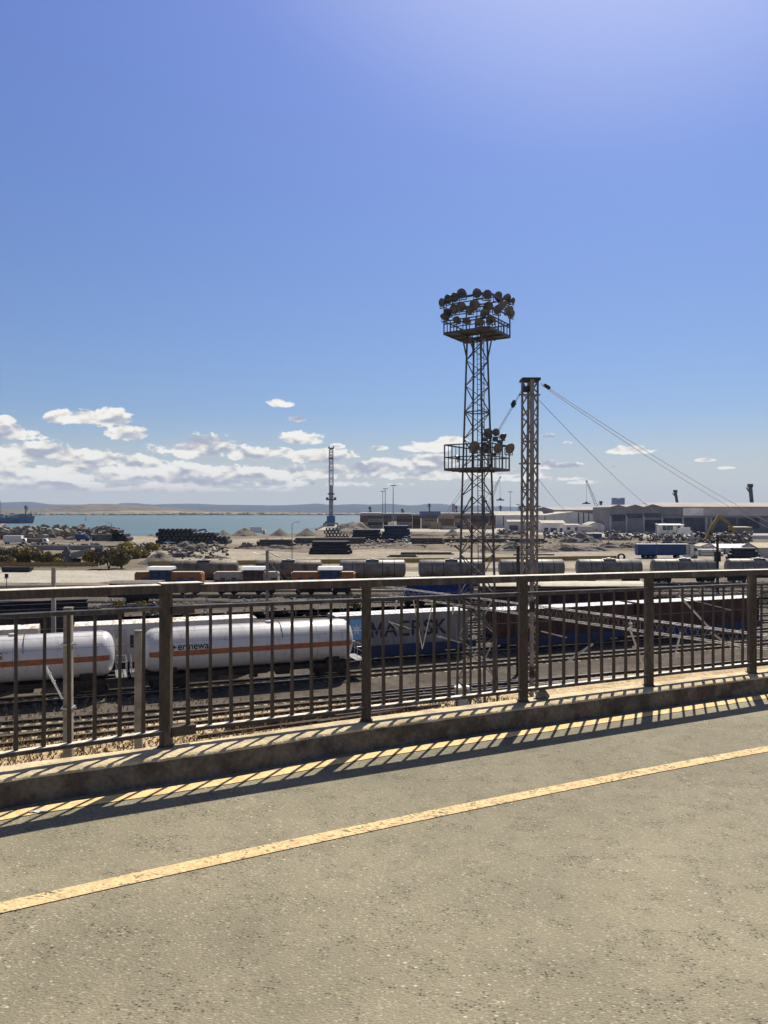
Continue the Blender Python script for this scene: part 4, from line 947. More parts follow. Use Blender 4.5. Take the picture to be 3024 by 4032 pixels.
def cable(label, pts, r=.018, sag=0.0, m=None, group=None, n=14, ins=None, name='overhead_cable'):
    mb = MB(); P = []
    a, e = Vector(pts[0]), Vector(pts[-1])
    for i in range(n + 1): t_ = i / n; p = a.lerp(e, t_); p.z -= sag * 4 * t_ * (1 - t_); P.append(p)
    mb.path(P, r, 5)
    o = mb.build(name, m or M_wire); 
    tag(o, label, 'cable', group)
    for k, f_ in enumerate(ins or ()):
        i_ = MB(); p = a.lerp(e, f_); d = (e - a).normalized()
        for q_ in range(4): i_.lathe(p + d * q_ * .13, d, [(0, .03), (.03, .1), (.07, .09), (.1, .03)], 8)
        i_.build('insulator', M_dark, o)
    return o
tp = W(2130, 1508, 38.2)
e1 = W(2905, 1985, 60); ext = lambda a, e, k: a + (e - a) * k
cable('upper of the two parallel cables running from the mast top down to the right', [tp, ext(tp, W(2915, 1982, 62), 1.45)], .016, .35, M_wirel, 'cables from the mast top to the right', ins=(.008,))
cable('lower of the two parallel cables running from the mast top down to the right', [tp + Vector((0, 0, -.08)), ext(tp, W(2895, 1990, 62), 1.45)], .016, .42, M_wirel, 'cables from the mast top to the right')
cable('single cable from high on the mast to the right, ending over the far warehouse roof', [W(2124, 1577, 38.3), ext(W(2124, 1577, 38.3), W(2560, 1990, 78), 1.25)], .014, .4)
cable('single cable from the middle of the mast, steeply down to the right', [W(2115, 1880, 38.3), ext(W(2115, 1880, 38.3), W(2225, 2003, 70), 1.5)], .013, .2)
for k_, (dx_, lb) in enumerate(((0, 'left one of the cable pair falling from the mast top behind the lighting tower'), (14, 'right one of the cable pair falling from the mast top behind the lighting tower'))):
    a = W(2056, 1533 + k_ * 8, 38); cable(lb, [a, W(1628 + dx_, 2195, 95)], .014, .5, None, 'cable pair falling to the left', ins=(.03,))
# portal beam fixed to the mast
ZB = 7.9
def PB(px, py): D = (CZ - ZB) * F / (py - CY); return Vector((XW(px, D), D, ZB))
pa, pb_ = PB(1530, 2311), PB(3024, 2503); u = (pb_ - pa).normalized(); pe = pb_ + u * 6; side = Vector((-u.y, u.x, 0)) * .2
gb = thing('portal_beam', 'bright galvanised lattice beam across the tracks, fixed to the lattice mast', 'portal beam', pa, 0)
Lb = (pe - pa).length; zt, zb = Vector((0, 0, .0)), Vector((0, 0, -.52))
for s_, nm in ((side + zt, 'top_chord'), (-side + zt, 'top_chord'), (side + zb, 'bottom_chord'), (-side + zb, 'bottom_chord')):
    mb = MB(); mb.bar(s_, s_ + u * Lb, .045, .04); mb.build(nm, M_galv, gb)
mb = MB(); n = int(Lb / .55); mt = MB()
for i in range(n):
    a = u * (i * Lb / n); e = u * ((i + 1) * Lb / n); md_ = (a + e) / 2
    for s_ in (side, -side): mb.bar(a + s_, md_ + s_ + zb, .013); mb.bar(md_ + s_ + zb, e + s_, .013)
    mt.bar(a + side, a - side, .03, .02); 
mb.build('bracing', M_mast, gb); mt.build('batten', M_galv, gb)
def pbp(px): 
    r = (px - CX) / F; k = (r * pa.y - pa.x) / (u.x - r * u.y); return u * k
def strut(pts, r=.03, nm='strut', m=None):
    mb = MB(); mb.path(pts, r, 6); return mb.build(nm, m or M_galv, gb)
def local(px, py, near): D = (pa + near).y; return W(px, py, D) - pa
for pxs in (((1625, 2345), (1663, 2555), (1705, 2370)),):
    nr = pbp(pxs[1][0]); strut([local(*pxs[0], nr), local(*pxs[1], nr), local(*pxs[2], nr)], .035, 'drop_bracket')
for (ax, ay), (bx, by), r_ in (((2478, 2470), (2540, 2640), .05), ((2680, 2490), (2655, 2590), .04), ((2675, 2345), (2792, 2470), .045), ((2675, 2350), (2880, 2402), .02), ((2230, 2608), (2335, 2535), .05), ((1530, 2448), (1615, 2475), .03), ((1532, 2448), (1568, 2478), .02), ((1722, 2505), (1815, 2530), .035), ((2800, 2490), (2880, 2545), .045), ((2130, 2485), (2230, 2510), .03)):
    nr = pbp((ax + bx) / 2); strut([local(ax, ay, nr), local(bx, by, nr)], r_)
for (ax, ay, bx, by) in ((1562, 2345, 1556, 2405), (1786, 2375, 1782, 2420), (2482, 2440, 2484, 2475)):
    nr = pbp(ax); a, e = local(ax, ay, nr), local(bx, by, nr); mb = MB(); mb.tube(a, e, .02, 5); d = (e - a)
    for q_ in range(5): mb.lathe(a + d * (.3 + q_ * .1), d, [(0, .03), (.03, .09), (.07, .03)], 8)
    mb.build('insulator', M_porc, gb)
# contact and messenger wires along the tracks
for i, (off, z, row, lb) in enumerate(((0, 5.6, ROW1, 'contact wire over the tank wagons'), (.1, 6.9, ROW1, 'messenger wire over the tank wagons'), (0, 5.5, ROW2, 'contact wire over the container row'), (0, 6.8, ROW2, 'messenger wire over the container row'), (-8.6, 5.7, ROW1, 'contact wire over the polished switch track'), (-8.6, 6.9, ROW1, 'messenger wire over the polished switch track'), (-13.5, 5.6, ROW1, 'contact wire over the track nearest the bridge'), (-4.5, 5.4, ROW1, 'feeder wire between near and tank tracks'))):
    a, e = T(row, -60, off, z), T(row, 75, off, z); mb = MB(); mb.path([a, e], .011, 5); tag(mb.build('overhead_wire', M_wirel if i % 2 else M_wire), 'thin ' + lb, 'wire', 'thin overhead wires along the tracks')
# concrete posts
def cpost(label, px, py_top, D, wd, extra=0, m=None, name='concrete_post'):
    t = thing(name, label, 'post', (XW(px, D), D, 0), rad(8)); zt_ = ZW(py_top, D)
    mb = MB(); mb.add([(-wd / 2, -wd / 2, 0), (wd / 2, -wd / 2, 0), (wd / 2, wd / 2, 0), (-wd / 2, wd / 2, 0), (-wd * .42, -wd * .42, zt_), (wd * .42, -wd * .42, zt_), (wd * .42, wd * .42, zt_), (-wd * .42, wd * .42, zt_)], MB.BF); mb.build('shaft', m or M_conpost, t, bevel=.02)
    mb = MB(); mb.b2(-wd * .46, wd * .46, -wd * .46, wd * .46, zt_, zt_ + .05); mb.build('cap', M_conpost, t)
    return t, zt_
t, zt_ = cpost('banded concrete post with a slanting white bracket tube, in front of the left tank wagon', 269, 2397, 25, .30)
for py in (2535, 2785):
    z = ZW(py, 25); mb = MB(); mb.b2(-.19, .19, -.19, .19, z - .03, z + .03); mb.box((.23, -.1, z), (.1, .06, .05)); mb.build('steel_band', M_galv, t)
mb = MB(); a = W(172, 2610, 24.6) - t.location; e = W(246, 2750, 24.8) - t.location; rm = Matrix.Rotation(-rad(8), 3, 'Z'); a, e = rm @ a, rm @ e
mb.tube(a, e, .035, 8); d = (e - a); 
for f_ in (.12, .3, .52): mb.tube(a + d * f_ - Vector((.06, 0, -.02)), a + d * f_ + Vector((.07, 0, .03)), .018, 5)
mb.tube(e, (-.12, 0, e.z), .03, 6); mb.build('bracket_tube', M_wstar, t)
cpost('short plain concrete post just left of the first railing post', 546, 2487, 25, .27)
cpost('slim concrete post behind the left tank wagon', 211, 2235, 60, .33)
t, zt_ = cpost('concrete catenary post with tangled wires at its top between the middle and right engines', 1052, 2170, 75, .33)
mb = MB()
for (x0, y0, x1, y1) in ((0, 0, 1.2, -.6), (0, -.3, -1.4, -.1), (.1, -.5, 1.6, -3.0), (.1, -.9, 2.0, -3.4), (0, .1, .6, .2)): mb.path([(x0, 0, zt_ + y0), (x0 * .5 + x1 * .5, -.1, zt_ + (y0 + y1) / 2 - .1), (x1, -.2, zt_ + y1)], .03, 5)
mb.build('cross_wires', M_galv, t)
cable('stay wire from the concrete catenary post down to the right', [W(1056, 2180, 75), W(1210, 2365, 80)], .02, .1)
t, zt_ = cpost('dark steel post at the left side of the lattice mast', 2040, 2150, 60, .26, m=M_dark, name='steel_post')
t, zt_ = cpost('tall dark post right of the blue truck', 2825, 2107, 122, .35, m=M_dark, name='steel_post')
mb = MB(); mb.b2(-.4, .4, -.3, .3, zt_ - 4.2, zt_ - 2.6); mb.build('transformer_box', M_dark, t)
# signal and small posts near left
t = thing('track_signal', 'small black headed signal on a thin post at the left yard edge', 'signal', (XW(26, 118), 118, 0)); mb = MB(); mb.tube((0, 0, 0), (0, 0, 2.6), .05, 6); mb.build('post', M_dark, t); mb = MB(); mb.b2(-.22, .22, -.15, .15, 2.6, 3.2); mb.build('head', M_black, t); mb = MB(); mb.b2(-.25, .25, -.18, .18, 2.45, 2.6); mb.build('bracket', M_wstar, t)
# wire fence with thin posts
fz = thing('wire_fence', 'line of thin pale steel posts and strands between the middle tracks', 'fence', (XW(640, 92.6), 92.6, 0)); Lf_ = XW(1340, 92.6) - XW(640, 92.6)
for i in range(9): mb = MB(); mb.tube((i * Lf_ / 8, 0, 0), (i * Lf_ / 8, 0, 2.6), .035, 6); mb.tube((i * Lf_ / 8, 0, 2.6), (i * Lf_ / 8 + .15, -.25, 2.85), .03, 5); mb.build('post', M_galv, fz)
for z in (.5, 1.2, 1.9, 2.5): mb = MB(); mb.tube((0, 0, z), (Lf_, 0, z), .006, 4); mb.build('wire', M_galv, fz)
# electrical cabinet & small concrete bits under the tower
t = thing('switch_cabinet', 'light grey electrical cabinet with pitched top at the foot of the lighting tower', 'cabinet', (XW(1823, 49), 49, 0), rad(15)); mb = MB(); mb.b2(-.45, .45, -.3, .3, .1, 1.42); mb.build('body', mat('cabinet_grey', (.42, .41, .40), .6, var=.06), t, bevel=.01)
mb = MB(); mb.prism([(-.5, -.36, 1.42), (.5, -.36, 1.42), (.5, -.36, 1.5), (0, -.36, 1.62), (-.5, -.36, 1.5)], (0, .72, 0)); mb.build('lid', M_roofw, t); mb = MB(); mb.b2(-.5, .5, -.35, .35, 0, .1); mb.build('plinth', M_conpost, t)
mb = MB(); mb.b2(-.40, -.01, -.315, -.301, .2, 1.32); mb.b2(.01, .40, -.315, -.301, .2, 1.32); mb.build('doors', mat('cabinet_grey', (.42, .41, .40)), t)
for (px, py, dx_, lb) in ((2010, 2758, 1.3, 'low pale concrete slab between tower and mast'), (1660, 2865, 0, '')):
    if lb: p = W(px, py, 46.5); mb = MB(); mb.box((p.x, p.y, .16), (dx_, .5, .3), rad(15)); tag(mb.build('concrete_slab', M_conc, bevel=.02), lb, 'slab')
# stored rails and beams lying beside the bridge
for i, (x0, y0, x1, y1, lb) in enumerate(((778, 2902, 1250, 2838, 'dark old rail lying closest to the kerb, left'), (885, 2868, 1400, 2806, 'double dark rail lying in dry grass below the railing'), (1120, 2858, 1700, 2782, 'long dark rail with pale broken edge'), (1250, 2845, 1735, 2776, 'long dark rail beside the kerb, right one'), (1320, 2820, 1640, 2784, 'short dark rail on top of the stored rails'))):
    a, e = G(x0, y0, .1), G(x1, y1, .1); mb = MB(); mb.bar(a, e, .16, .17); mb.bar(a + Vector((.05, .2, 0)), e + Vector((0, .2, 0)), .1, .12); tag(mb.build('stored_rail', M_railst), lb, 'rail', 'old rails lying below the bridge')

# ================================================================== storage yard
def heap(label, px, py, wpx, pk, m=None, seed=1, dpt=.8, rough=.12, cat='heap', name='gravel_heap', flat=.0, n=26, kind=None, exp=1.0):
    D = CZ * F / (py - CY); D2 = D * 1.0; rw = wpx / 2 * D / F; h = (py - pk) * D / F; c = Vector((XW(px, D), D + rw * dpt, 0)); h = (CZ - (pk - CY) * (c.y) / F) if exp else h
    mb = MB(); vs = []; fs = []
    for i in range(n + 1):
        for j in range(n + 1):
            u, v = i / n * 2 - 1, j / n * 2 - 1; r = math.sqrt(u * u + v * v)
            k = max(0.0, 1 - r); k = min(1.0, k / (1 - flat)) if flat else k
            k = k ** .92; nz = fbm(u * 2.6 + seed, v * 2.6, seed * 1.7, 5)
            z = h * k * (1 + rough * nz) + (rough * h * .9 * nz * (k > .03)); z = max(-.15, z - (.15 if k <= 0 else 0))
            vs.append((u * rw * 1.03, v * rw * dpt * 1.03, z))
    for i in range(n):
        for j in range(n): a = i * (n + 1) + j; fs.append((a, a + n + 1, a + n + 2, a + 1))
    mb.add(vs, fs); o = mb.build(name, m or M_pile, loc=c, smooth=50); tag(o, label, cat, kind=kind); return o
heap('small grey gravel heap on the shore left of the black pipe stack', 592, 2112, 44, 2101, seed=1)
heap('high grey gravel heap behind the left black pipe stack', 658, 2116, 130, 2085, seed=2)
heap('low lumpy heap behind the right half of the pipe stack', 775, 2116, 120, 2095, seed=3, flat=.4, m=M_pilel)
heap('rounded brown heap right of the small excavator', 872, 2112, 80, 2087, seed=4, m=M_pilel)
heap('brown sand heap with a sharp peak near the small white truck', 955, 2112, 112, 2081, seed=5, m=M_pilel)
heap('clean grey cone shaped gravel heap left of the thin lamp post', 1098, 2110, 84, 2080, seed=6, rough=.03)
heap('clean grey cone shaped gravel heap just right of the thin lamp post', 1205, 2112, 100, 2079, seed=7, rough=.04)
heap('large rubble mound below the blue harbour crane', 1385, 2104, 250, 2059, seed=8, rough=.3, m=M_rubble, name='rubble_mound', cat='rubble mound')
heap('brown earth heap in front of the pale lettered container', 1783, 2112, 80, 2084, seed=9, m=M_pilel)
heap('grey gravel heap among the yellow bushes', 612, 2226, 175, 2170, seed=10, rough=.1)
heap('pale stone heap beside the tilted dump trailer', 250, 2214, 110, 2162, seed=11, rough=.25, m=M_pile)
heap('dark brown earth bank right of the lattice mast', 2290, 2138, 190, 2104, seed=12, rough=.35, m=M_rubble, dpt=.4, name='earth_bank')
heap('long low dark earth bank across the dusty lot, right of the mast', 2260, 2172, 330, 2146, seed=13, rough=.35, m=M_rubble, dpt=.25, name='earth_bank')
heap('dark earth bank behind the lattice mast', 2010, 2170, 260, 2142, seed=14, rough=.35, m=M_rubble, dpt=.3, name='earth_bank')
heap('low dark earth bank left of the blue truck', 2440, 2158, 190, 2134, seed=15, rough=.3, m=M_rubble, dpt=.3, name='earth_bank')
heap('grey rubble patch with slabs below the left pipe stack', 730, 2170, 200, 2132, seed=16, rough=.35, m=M_rubble, dpt=.5, name='rubble_mound', cat='rubble mound')
heap('small dark rubble patch in the dusty lot', 965, 2162, 90, 2138, seed=17, rough=.4, m=M_rubble, dpt=.4, name='rubble_mound', cat='rubble mound')
heap('low rubble strip right of the thin lamp post', 1520, 2152, 360, 2138, seed=18, rough=.5, m=M_rubble, dpt=.2, name='earth_bank')
heap('low rubble strip between the two pipe stacks', 1080, 2163, 300, 2150, seed=19, rough=.5, m=M_rubble, dpt=.2, name='earth_bank')
for i_, (x_, y_, w_, p_, lb_) in enumerate(((330, 2162, 300, 2150, 'dark rubble strip above the long retaining wall'), (560, 2168, 150, 2150, 'dark rubble patch below the left pipe stack'), (690, 2196, 170, 2178, 'pile of broken slabs right of the grey gravel heap'), (850, 2200, 120, 2190, 'low slab pile at the left end of the dusty lot'), (1180, 2146, 260, 2136, 'dark rubble strip behind the beam stacks'), (1950, 2120, 220, 2106, 'dark earth strip left of the mast, by the car wrecks'), (2420, 2128, 150, 2112, 'dark scrap strewn bank below the long low white shed'), (2680, 2150, 240, 2130, 'dark bank behind the blue truck trailer'), (1700, 2128, 200, 2118, 'dark strip in front of the container apron'))):
    heap(lb_, x_, y_, w_, p_, seed=40 + i_, rough=.5, m=M_rubble, dpt=.25, name='earth_bank')
heap('low pale rubble bank in front of the container stacks', 1620, 2112, 320, 2098, seed=20, rough=.4, m=M_pilel, dpt=.2, name='earth_bank')
def scatter(name, label, regs, n, smin, smax, mats, cat='rubble', zf=1.0, seed=1, flat=False):
    rr = random.Random(seed); mb = MB()
    for i in range(n):
        x0, x1, y0, y1 = rr.choice(regs); px = rr.uniform(x0, x1); py = rr.uniform(y0, y1); p = G(px, py); s = rr.uniform(smin, smax)
        z = rr.random() ** 2 * zf; d = (s * rr.uniform(.5, 1.6), s * rr.uniform(.4, 1), s * rr.uniform(.3, .9) * (.25 if flat else 1))
        a = rr.uniform(0, 3.14); q = Vector((math.cos(a) * d[0], math.sin(a) * d[0], rr.uniform(-.5, .6) * d[0] * (0 if flat else 1))); c = Vector((p.x, p.y, d[2] / 2 + z)); mb.bar(c - q / 2, c + q / 2, d[1], d[2], rr.randrange(len(mats)))
    o = mb.build(name, mats); o['kind'] = 'stuff'; tag(o, label, cat); return o
scatter('shore_rubble', 'broken concrete blocks and boulders along the left shoreline', [(-60, 450, 2106, 2126), (-60, 200, 2104, 2120), (150, 460, 2104, 2114)], 900, .8, 3.2, [M_rubble, M_rubble, M_pilel, M_conc], zf=3.5, seed=3)
scatter('yard_debris', 'loose slabs and debris strewn over the storage yard', [(500, 900, 2140, 2215), (1500, 2450, 2122, 2160), (950, 1500, 2138, 2160), (2450, 2560, 2140, 2160)], 420, .2, .8, [M_rubble, M_woodd, M_conc, M_dark], zf=.5, seed=5)
scatter('yard_debris', 'broken slabs, planks and rubbish around the pipe stacks and gravel heaps', [(520, 900, 2142, 2200), (60, 400, 2146, 2158), (640, 900, 2150, 2176), (1040, 1220, 2128, 2150), (1400, 1620, 2128, 2150), (1760, 2040, 2112, 2140)], 700, .3, 1.3, [M_rubble, M_woodd, M_scrap, M_conc, M_dark], zf=.6, seed=65)
scatter('scrap_metal', 'tangled scrap metal and car wrecks along the front of the low white sheds', [(2140, 2320, 2104, 2122), (2385, 2440, 2100, 2116), (2440, 2700, 2110, 2132), (2560, 2720, 2114, 2134), (2790, 2960, 2104, 2136), (1960, 2060, 2096, 2106)], 1300, .3, 1.5, [M_scrap, M_rubble, M_dark, M_scrap, M_craned, M_woodd, M_loco_b], cat='scrap metal', zf=1.3, seed=9)
scatter('scrap_metal', 'heap of scrap around the ochre grab excavator', [(2830, 2960, 2118, 2146), (2740, 2800, 2125, 2140)], 420, .4, 1.8, [M_scrap, M_rubble, M_dark, M_conc], cat='scrap metal', zf=3.2, seed=19)
scatter('rail_side_debris', 'small stones and rubbish between the yard tracks', [(400, 1600, 2340, 2430), (2500, 3050, 2290, 2350)], 420, .12, .4, [M_rubble, M_conc, M_woodd], zf=.1, seed=15)
scatter('lineside_rubbish', 'stones and rubbish on the ground near the bridge', [(0, 3000, 2720, 2960)], 160, .04, .12, [M_rubble, M_conc, M_woodd], zf=.02, seed=25)
# long ochre sheet fence
def long_fence(label, x0, y0, t0, x1, y1, t1, m=M_yfence, name='sheet_fence'):
    a, e = G(x0, y0), G(x1, y1); h0, h1 = ZW(t0, a.y), ZW(t1, e.y); Ln = (e - a).length; u = (e - a) / Ln; t = thing(name, label, 'fence', a); nn = int(Ln / .8); vs = []; fs = []
    nrm = Vector((u.y, -u.x, 0)) * .12
    for i in range(nn + 1): p = u * (Ln * i / nn) + (nrm if i % 2 else Vector()); h = h0 + (h1 - h0) * i / nn; vs += [p + Vector((0, 0, .15)), p + Vector((0, 0, h))]
    for i in range(nn): fs.append((2 * i, 2 * i + 2, 2 * i + 3, 2 * i + 1))
    mb = MB(); mb.add(vs, fs); mb.build('sheeting', m, t)
    mb = MB(); back = Vector((-u.y, u.x, 0)) * .2
    for z in (.35, .9): mb.bar(back + Vector((0, 0, z)), u * Ln + back + Vector((0, 0, z)), .08, .1)
    mb.build('girt', M_dark, t); mb = MB()
    for i in range(int(Ln / 6) + 1): mb.bar(u * (i * 6) + back, u * (i * 6) + back + Vector((0, 0, h0)), .15)
    o = mb.build('posts', M_dark, t); o['kind'] = 'stuff'; return t
long_fence('long ochre sheet fence at the left, in front of the bushes', -60, 2235, 2214, 388, 2233, 2213)
long_fence('long ochre and rust sheet fence behind the row of tank wagons', 585, 2232, 2211, 2428, 2208, 2188)
# pipes
def pipes(label, x0, x1, py, rows, r, m=M_pipe, end=True, name='pipe_stack', rowlen=None, along=False, group=None):
    D = CZ * F / (py - CY); c = thing(name, label, 'pipe stack', (XW((x0 + x1) / 2, D), D, 0)); Wd = (x1 - x0) * D / F
    if along:                     # pipes lying across the view, stacked as a pyramid
        for k, nrow in enumerate(rows):
            for j in range(nrow):
                sh = R.uniform(-.6, .6); mb = MB(); y = (j + k * .5) * 2 * r; z = r + k * 1.74 * r; mb.lathe((-Wd / 2 + sh + k * .3, y, z), (1, 0, 0), [(0, r * .82), (0.001, r), (Wd - k * .6, r), (Wd - k * .6 + .001, r * .82)], 12, cap=False); mb.build('pipe', m, c, smooth=40)
    else:                         # open ends towards the bridge
        n0 = int(Wd / (2 * r))
        for k in range(rows):
            nk = n0 - k if rowlen is None else max(1, int(n0 * rowlen[k]))
            for j in range(nk):
                if len(c.children) > 96: break
                L0 = R.uniform(-.8, .8); x = -Wd / 2 + r + j * 2 * r + (k % 2) * r; z = r + k * 1.74 * r; mb = MB(); mb.lathe((x, L0, z), (0, 1, 0), [(.6, r * .80), (.02, r * .86), (0, r), (8, r), (8.02, r * .84)], 12, cap=False); mb.build('pipe', m, c, smooth=40)
    return c
pipes('long stack of black coated pipes with open ends facing the bridge, left shore', 612, 905, 2142, 4, .86, rowlen=(1, .98, .85, .5))
pipes('small stack of black pipes below the grey heap, right of the street lamp', 432, 512, 2131, 3, .95, rowlen=(1, .9, .7))
pipes('dark block of long black pipes stacked in the middle of the dusty lot', 1220, 1378, 2183, (7, 6, 5, 4), .55, along=True)
pipes('stack of pipe ends at the foot of the rubble mound', 1275, 1375, 2126, 4, .8, rowlen=(1, 1, .8, .6))
pipes('low black stack of beams left of the middle, behind the dusty lot', 1012, 1148, 2150, (6, 5, 4), .45, M_woodd, along=True, name='beam_stack')
pipes('long low dark beams stack behind the black pipe block', 1160, 1440, 2145, (6, 5, 4), .5, M_woodd, along=True, name='beam_stack')
pipes('stack of old timber right of the dark blue pipe wall', 1612, 1748, 2142, (6, 5, 4), .45, M_woodd, along=True, name='timber_stack')
pipes('dark blue wall of stacked pipes below the container yard', 1505, 1615, 2122, (4, 4, 4, 3), .9, mat('blue_black_pipe', (.03, .04, .075), .6, var=.3), along=True)
pipes('dark stack with a pale face left of the blue pipe wall', 1385, 1500, 2126, (4, 4, 3), .9, along=True)
pipes('dark pipes piled beside the sheds at the right edge', 2885, 3000, 2206, (6, 5, 4, 3), .45, along=True)
pipes('bright pale pipes lying beside the white truck cab', 2752, 2840, 2190, (3, 2), .55, mat('pale_pipe', (.62, .57, .47), .5, var=.1), along=True)
pipes('single bright pale pipe in front of the dark pipe pile, right edge', 2888, 2998, 2200, (1,), .32, M_roofw, along=True)
pipes('thin dark beams lying flat on the dusty lot', 1580, 1780, 2184, (4, 2), .2, M_woodd, along=True, name='beam_stack')
pipes('thin dark beams on the near edge of the dusty lot', 1530, 1640, 2194, (3, 2), .18, M_woodd, along=True, name='beam_stack')
pipes('one long dark beam on the ground right of the mast', 2030, 2190, 2187, (2,), .22, M_woodd, along=True, name='beam_stack')
pipes('long dark beam row at the back of the dusty lot behind the tower', 1750, 2150, 2136, (4, 3), .45, M_woodd, along=True, name='beam_stack')
# culvert ring
p = G(2448, 2209); mb = MB(); mb.lathe((p.x, p.y, 1.0), (.1, 1, 0), [(0, .62), (0, .98), (1.2, .98), (1.2, .62), (0, .62)], 20, cap=False); tag(mb.build('culvert_ring', M_dark, smooth=40), 'black culvert ring at the right end of the ochre fence', 'culvert ring')
# tilted slab wall at far left (dark long wall with white top), blocks, vehicles
for x0, x1, yb, ytop, dpt, m, nm, lb, cat in ((95, 405, 2166, 2147, 1.2, M_walld, 'long_wall', 'long low dark retaining wall behind the bushes at the left', 'wall'), (205, 520, 2158, 2149, .8, M_dark, 'beam_row', 'thin dark beam row above the long wall', 'beam'),
                                               (2720, 2850, 2117, 2103, .6, M_wall, 'yard_wall', 'low white wall left of the ochre excavator', 'wall'), (2952, 3060, 2122, 2108, .6, M_wall, 'yard_wall', 'low white wall at the right edge', 'wall'), (2715, 2800, 2136, 2117, .6, M_wallm, 'yard_wall', 'grey wall panels below the white wall', 'wall')):
    D = CZ * F / (yb - CY); a, e = XW(x0, D), XW(x1, D); h = ZW(ytop, D); mb = MB(); mb.b2(a, e, D, D + dpt, 0, h)
    for i in range(int((e - a) / 4)): mb.b2(a + i * 4 + 3.9, a + i * 4 + 4.0, D - .06, D, 0, h + .05)
    tag(mb.build(nm, m), lb, cat)
def hut(name, label, x0, x1, yb, ye, yr, dep, mw, mr, wins=(), side='x', cat='building', over=.3, rz=0.0, rib=0):
    D = CZ * F / (yb - CY); a, e = XW(x0, D), XW(x1, D); ze, zr = ZW(ye, D), ZW(yr, D); t = thing(name, label, cat, ((a + e) / 2, D, 0), rz); w2 = (e - a) / 2
    mb = MB()
    if side == 'x': mb.gable(-w2, w2, 0, dep, 0, ze, zr - .05, 'x')
    elif side == 'y': mb.gable(-w2, w2, 0, dep, 0, ze, zr - .05, 'y')
    else: mb.b2(-w2, w2, 0, dep, 0, ze)
    if rib:
        for i in range(int(2 * w2 / rib)): x = -w2 + .2 + i * rib; mb.b2(x, x + .12, -.05, 0, 0, ze - .05)
    mb.build('wall', mw, t)
    mb = MB(); T_ = .22
    if side == 'x': mb.prism([(-w2 - over, -over, ze - .1), (-w2 - over, dep / 2, zr), (-w2 - over, dep + over, ze - .1), (-w2 - over, dep + over, ze + T_ - .1), (-w2 - over, dep / 2, zr + T_), (-w2 - over, -over, ze + T_ - .1)], (2 * w2 + 2 * over, 0, 0))
    elif side == 'y': mb.prism([(-w2 - over, -over, ze - .1), (0, -over, zr), (w2 + over, -over, ze - .1), (w2 + over, -over, ze + T_ - .1), (0, -over, zr + T_), (-w2 - over, -over, ze + T_ - .1)], (0, dep + 2 * over, 0))
    else: mb.prism([(-w2 - over, -over, ze), (-w2 - over, dep + over, zr), (-w2 - over, dep + over, zr + T_), (-w2 - over, -over, ze + T_)], (2 * w2 + 2 * over, 0, 0))
    mb.build('roof', mr, t)
    for wx in wins:
        nm, xa, xb, ya, yb_, m = wx; A, E = XW(xa, D) - (a + e) / 2, XW(xb, D) - (a + e) / 2; za, zb_ = ZW(ya, D), ZW(yb_, D)
        mb = MB(); mb.b2(A, E, -.09, -.02, max(.02, zb_), za); mb.build(nm, m, t)
    return t
Wd_ = 'window'; Dr = 'door'
# sheds left of and behind the mast
hut('storage_shed', 'white storage shed with long roof behind the lighting tower', 1950, 2144, 2078, 2029, 2014, 26, M_wall, M_roof, [('pipe', 1981, 1984, 2030, 2070, M_dark)], 'x')
hut('storage_shed', 'large white gabled shed with four dark rain pipes', 2144, 2383, 2076, 2029, 2015, 70, M_wall, M_roof, [('rain_pipe', x, x + 4, 2019, 2068, M_dark) for x in (2276, 2296, 2316, 2337)] + [('gutter', 2143, 2147, 2030, 2076, M_dark)], 'y')
hut('canopy_shed', 'low white canopy building with blue doors in front of the large white shed', 2000, 2130, 2090, 2054, 2048, 14, M_wallm, M_roof, [(Dr, 2006, 2040, 2068, 2089, M_void), (Dr, 2050, 2062, 2068, 2089, M_trblue), (Dr, 2075, 2085, 2068, 2089, M_trblue), (Wd_, 2100, 2120, 2066, 2076, M_void)], 'x')
hut('workshop_building', 'white workshop with one dark and two blue doors behind the mast', 2132, 2226, 2096, 2060, 2050, 16, M_wall, M_roof, [(Dr, 2143, 2158, 2078, 2096, M_void), (Dr, 2168, 2192, 2079, 2095, M_trblue), (Dr, 2204, 2216, 2079, 2095, M_trblue)], 'x')
hut('gate_office', 'small white office with flat roof right of the workshop', 2227, 2285, 2098, 2068, 2064, 8, M_wall, M_roof, [(Wd_, 2232, 2245, 2076, 2086, M_pane), (Wd_, 2264, 2280, 2076, 2092, M_loco_b)], 'f')
hut('grey_shack', 'grey lean-to shack between the small office and the long white shed', 2286, 2336, 2100, 2074, 2072, 8, M_wallm, M_walld, (), 'f')
hut('long_shed', 'long low white shed with pale roof and four dark openings', 2378, 2582, 2096, 2068, 2056, 18, M_wall, M_roof, [(Wd_, 2426, 2448, 2076, 2090, M_void), (Wd_, 2465, 2487, 2077, 2091, M_void), (Wd_, 2505, 2523, 2079, 2090, M_void), (Dr, 2536, 2566, 2077, 2096, M_wallm)], 'x')
hut('shed_gable', 'blank white gable end joined to the left of the long low shed', 2317, 2377, 2095, 2067, 2056, 18, M_wall, M_roof, [(Wd_, 2333, 2338, 2083, 2089, M_void), (Wd_, 2345, 2350, 2083, 2089, M_void)], 'y', over=.05)
hut('site_cabin', 'white ribbed site cabin with wide window standing alone', 2596, 2693, 2104, 2068, 2064, 6, M_cwhite, M_roofw, [(Wd_, 2609, 2624, 2070, 2088, M_pane), (Wd_, 2626, 2650, 2070, 2088, M_pane), (Wd_, 2668, 2680, 2071, 2079, M_pane)], 'f', rib=1.2)
hut('small_hut', 'tan hut with a blue end below the long white shed', 2316, 2344, 2120, 2102, 2100, 5, M_loco_c, M_roof, (), 'f')
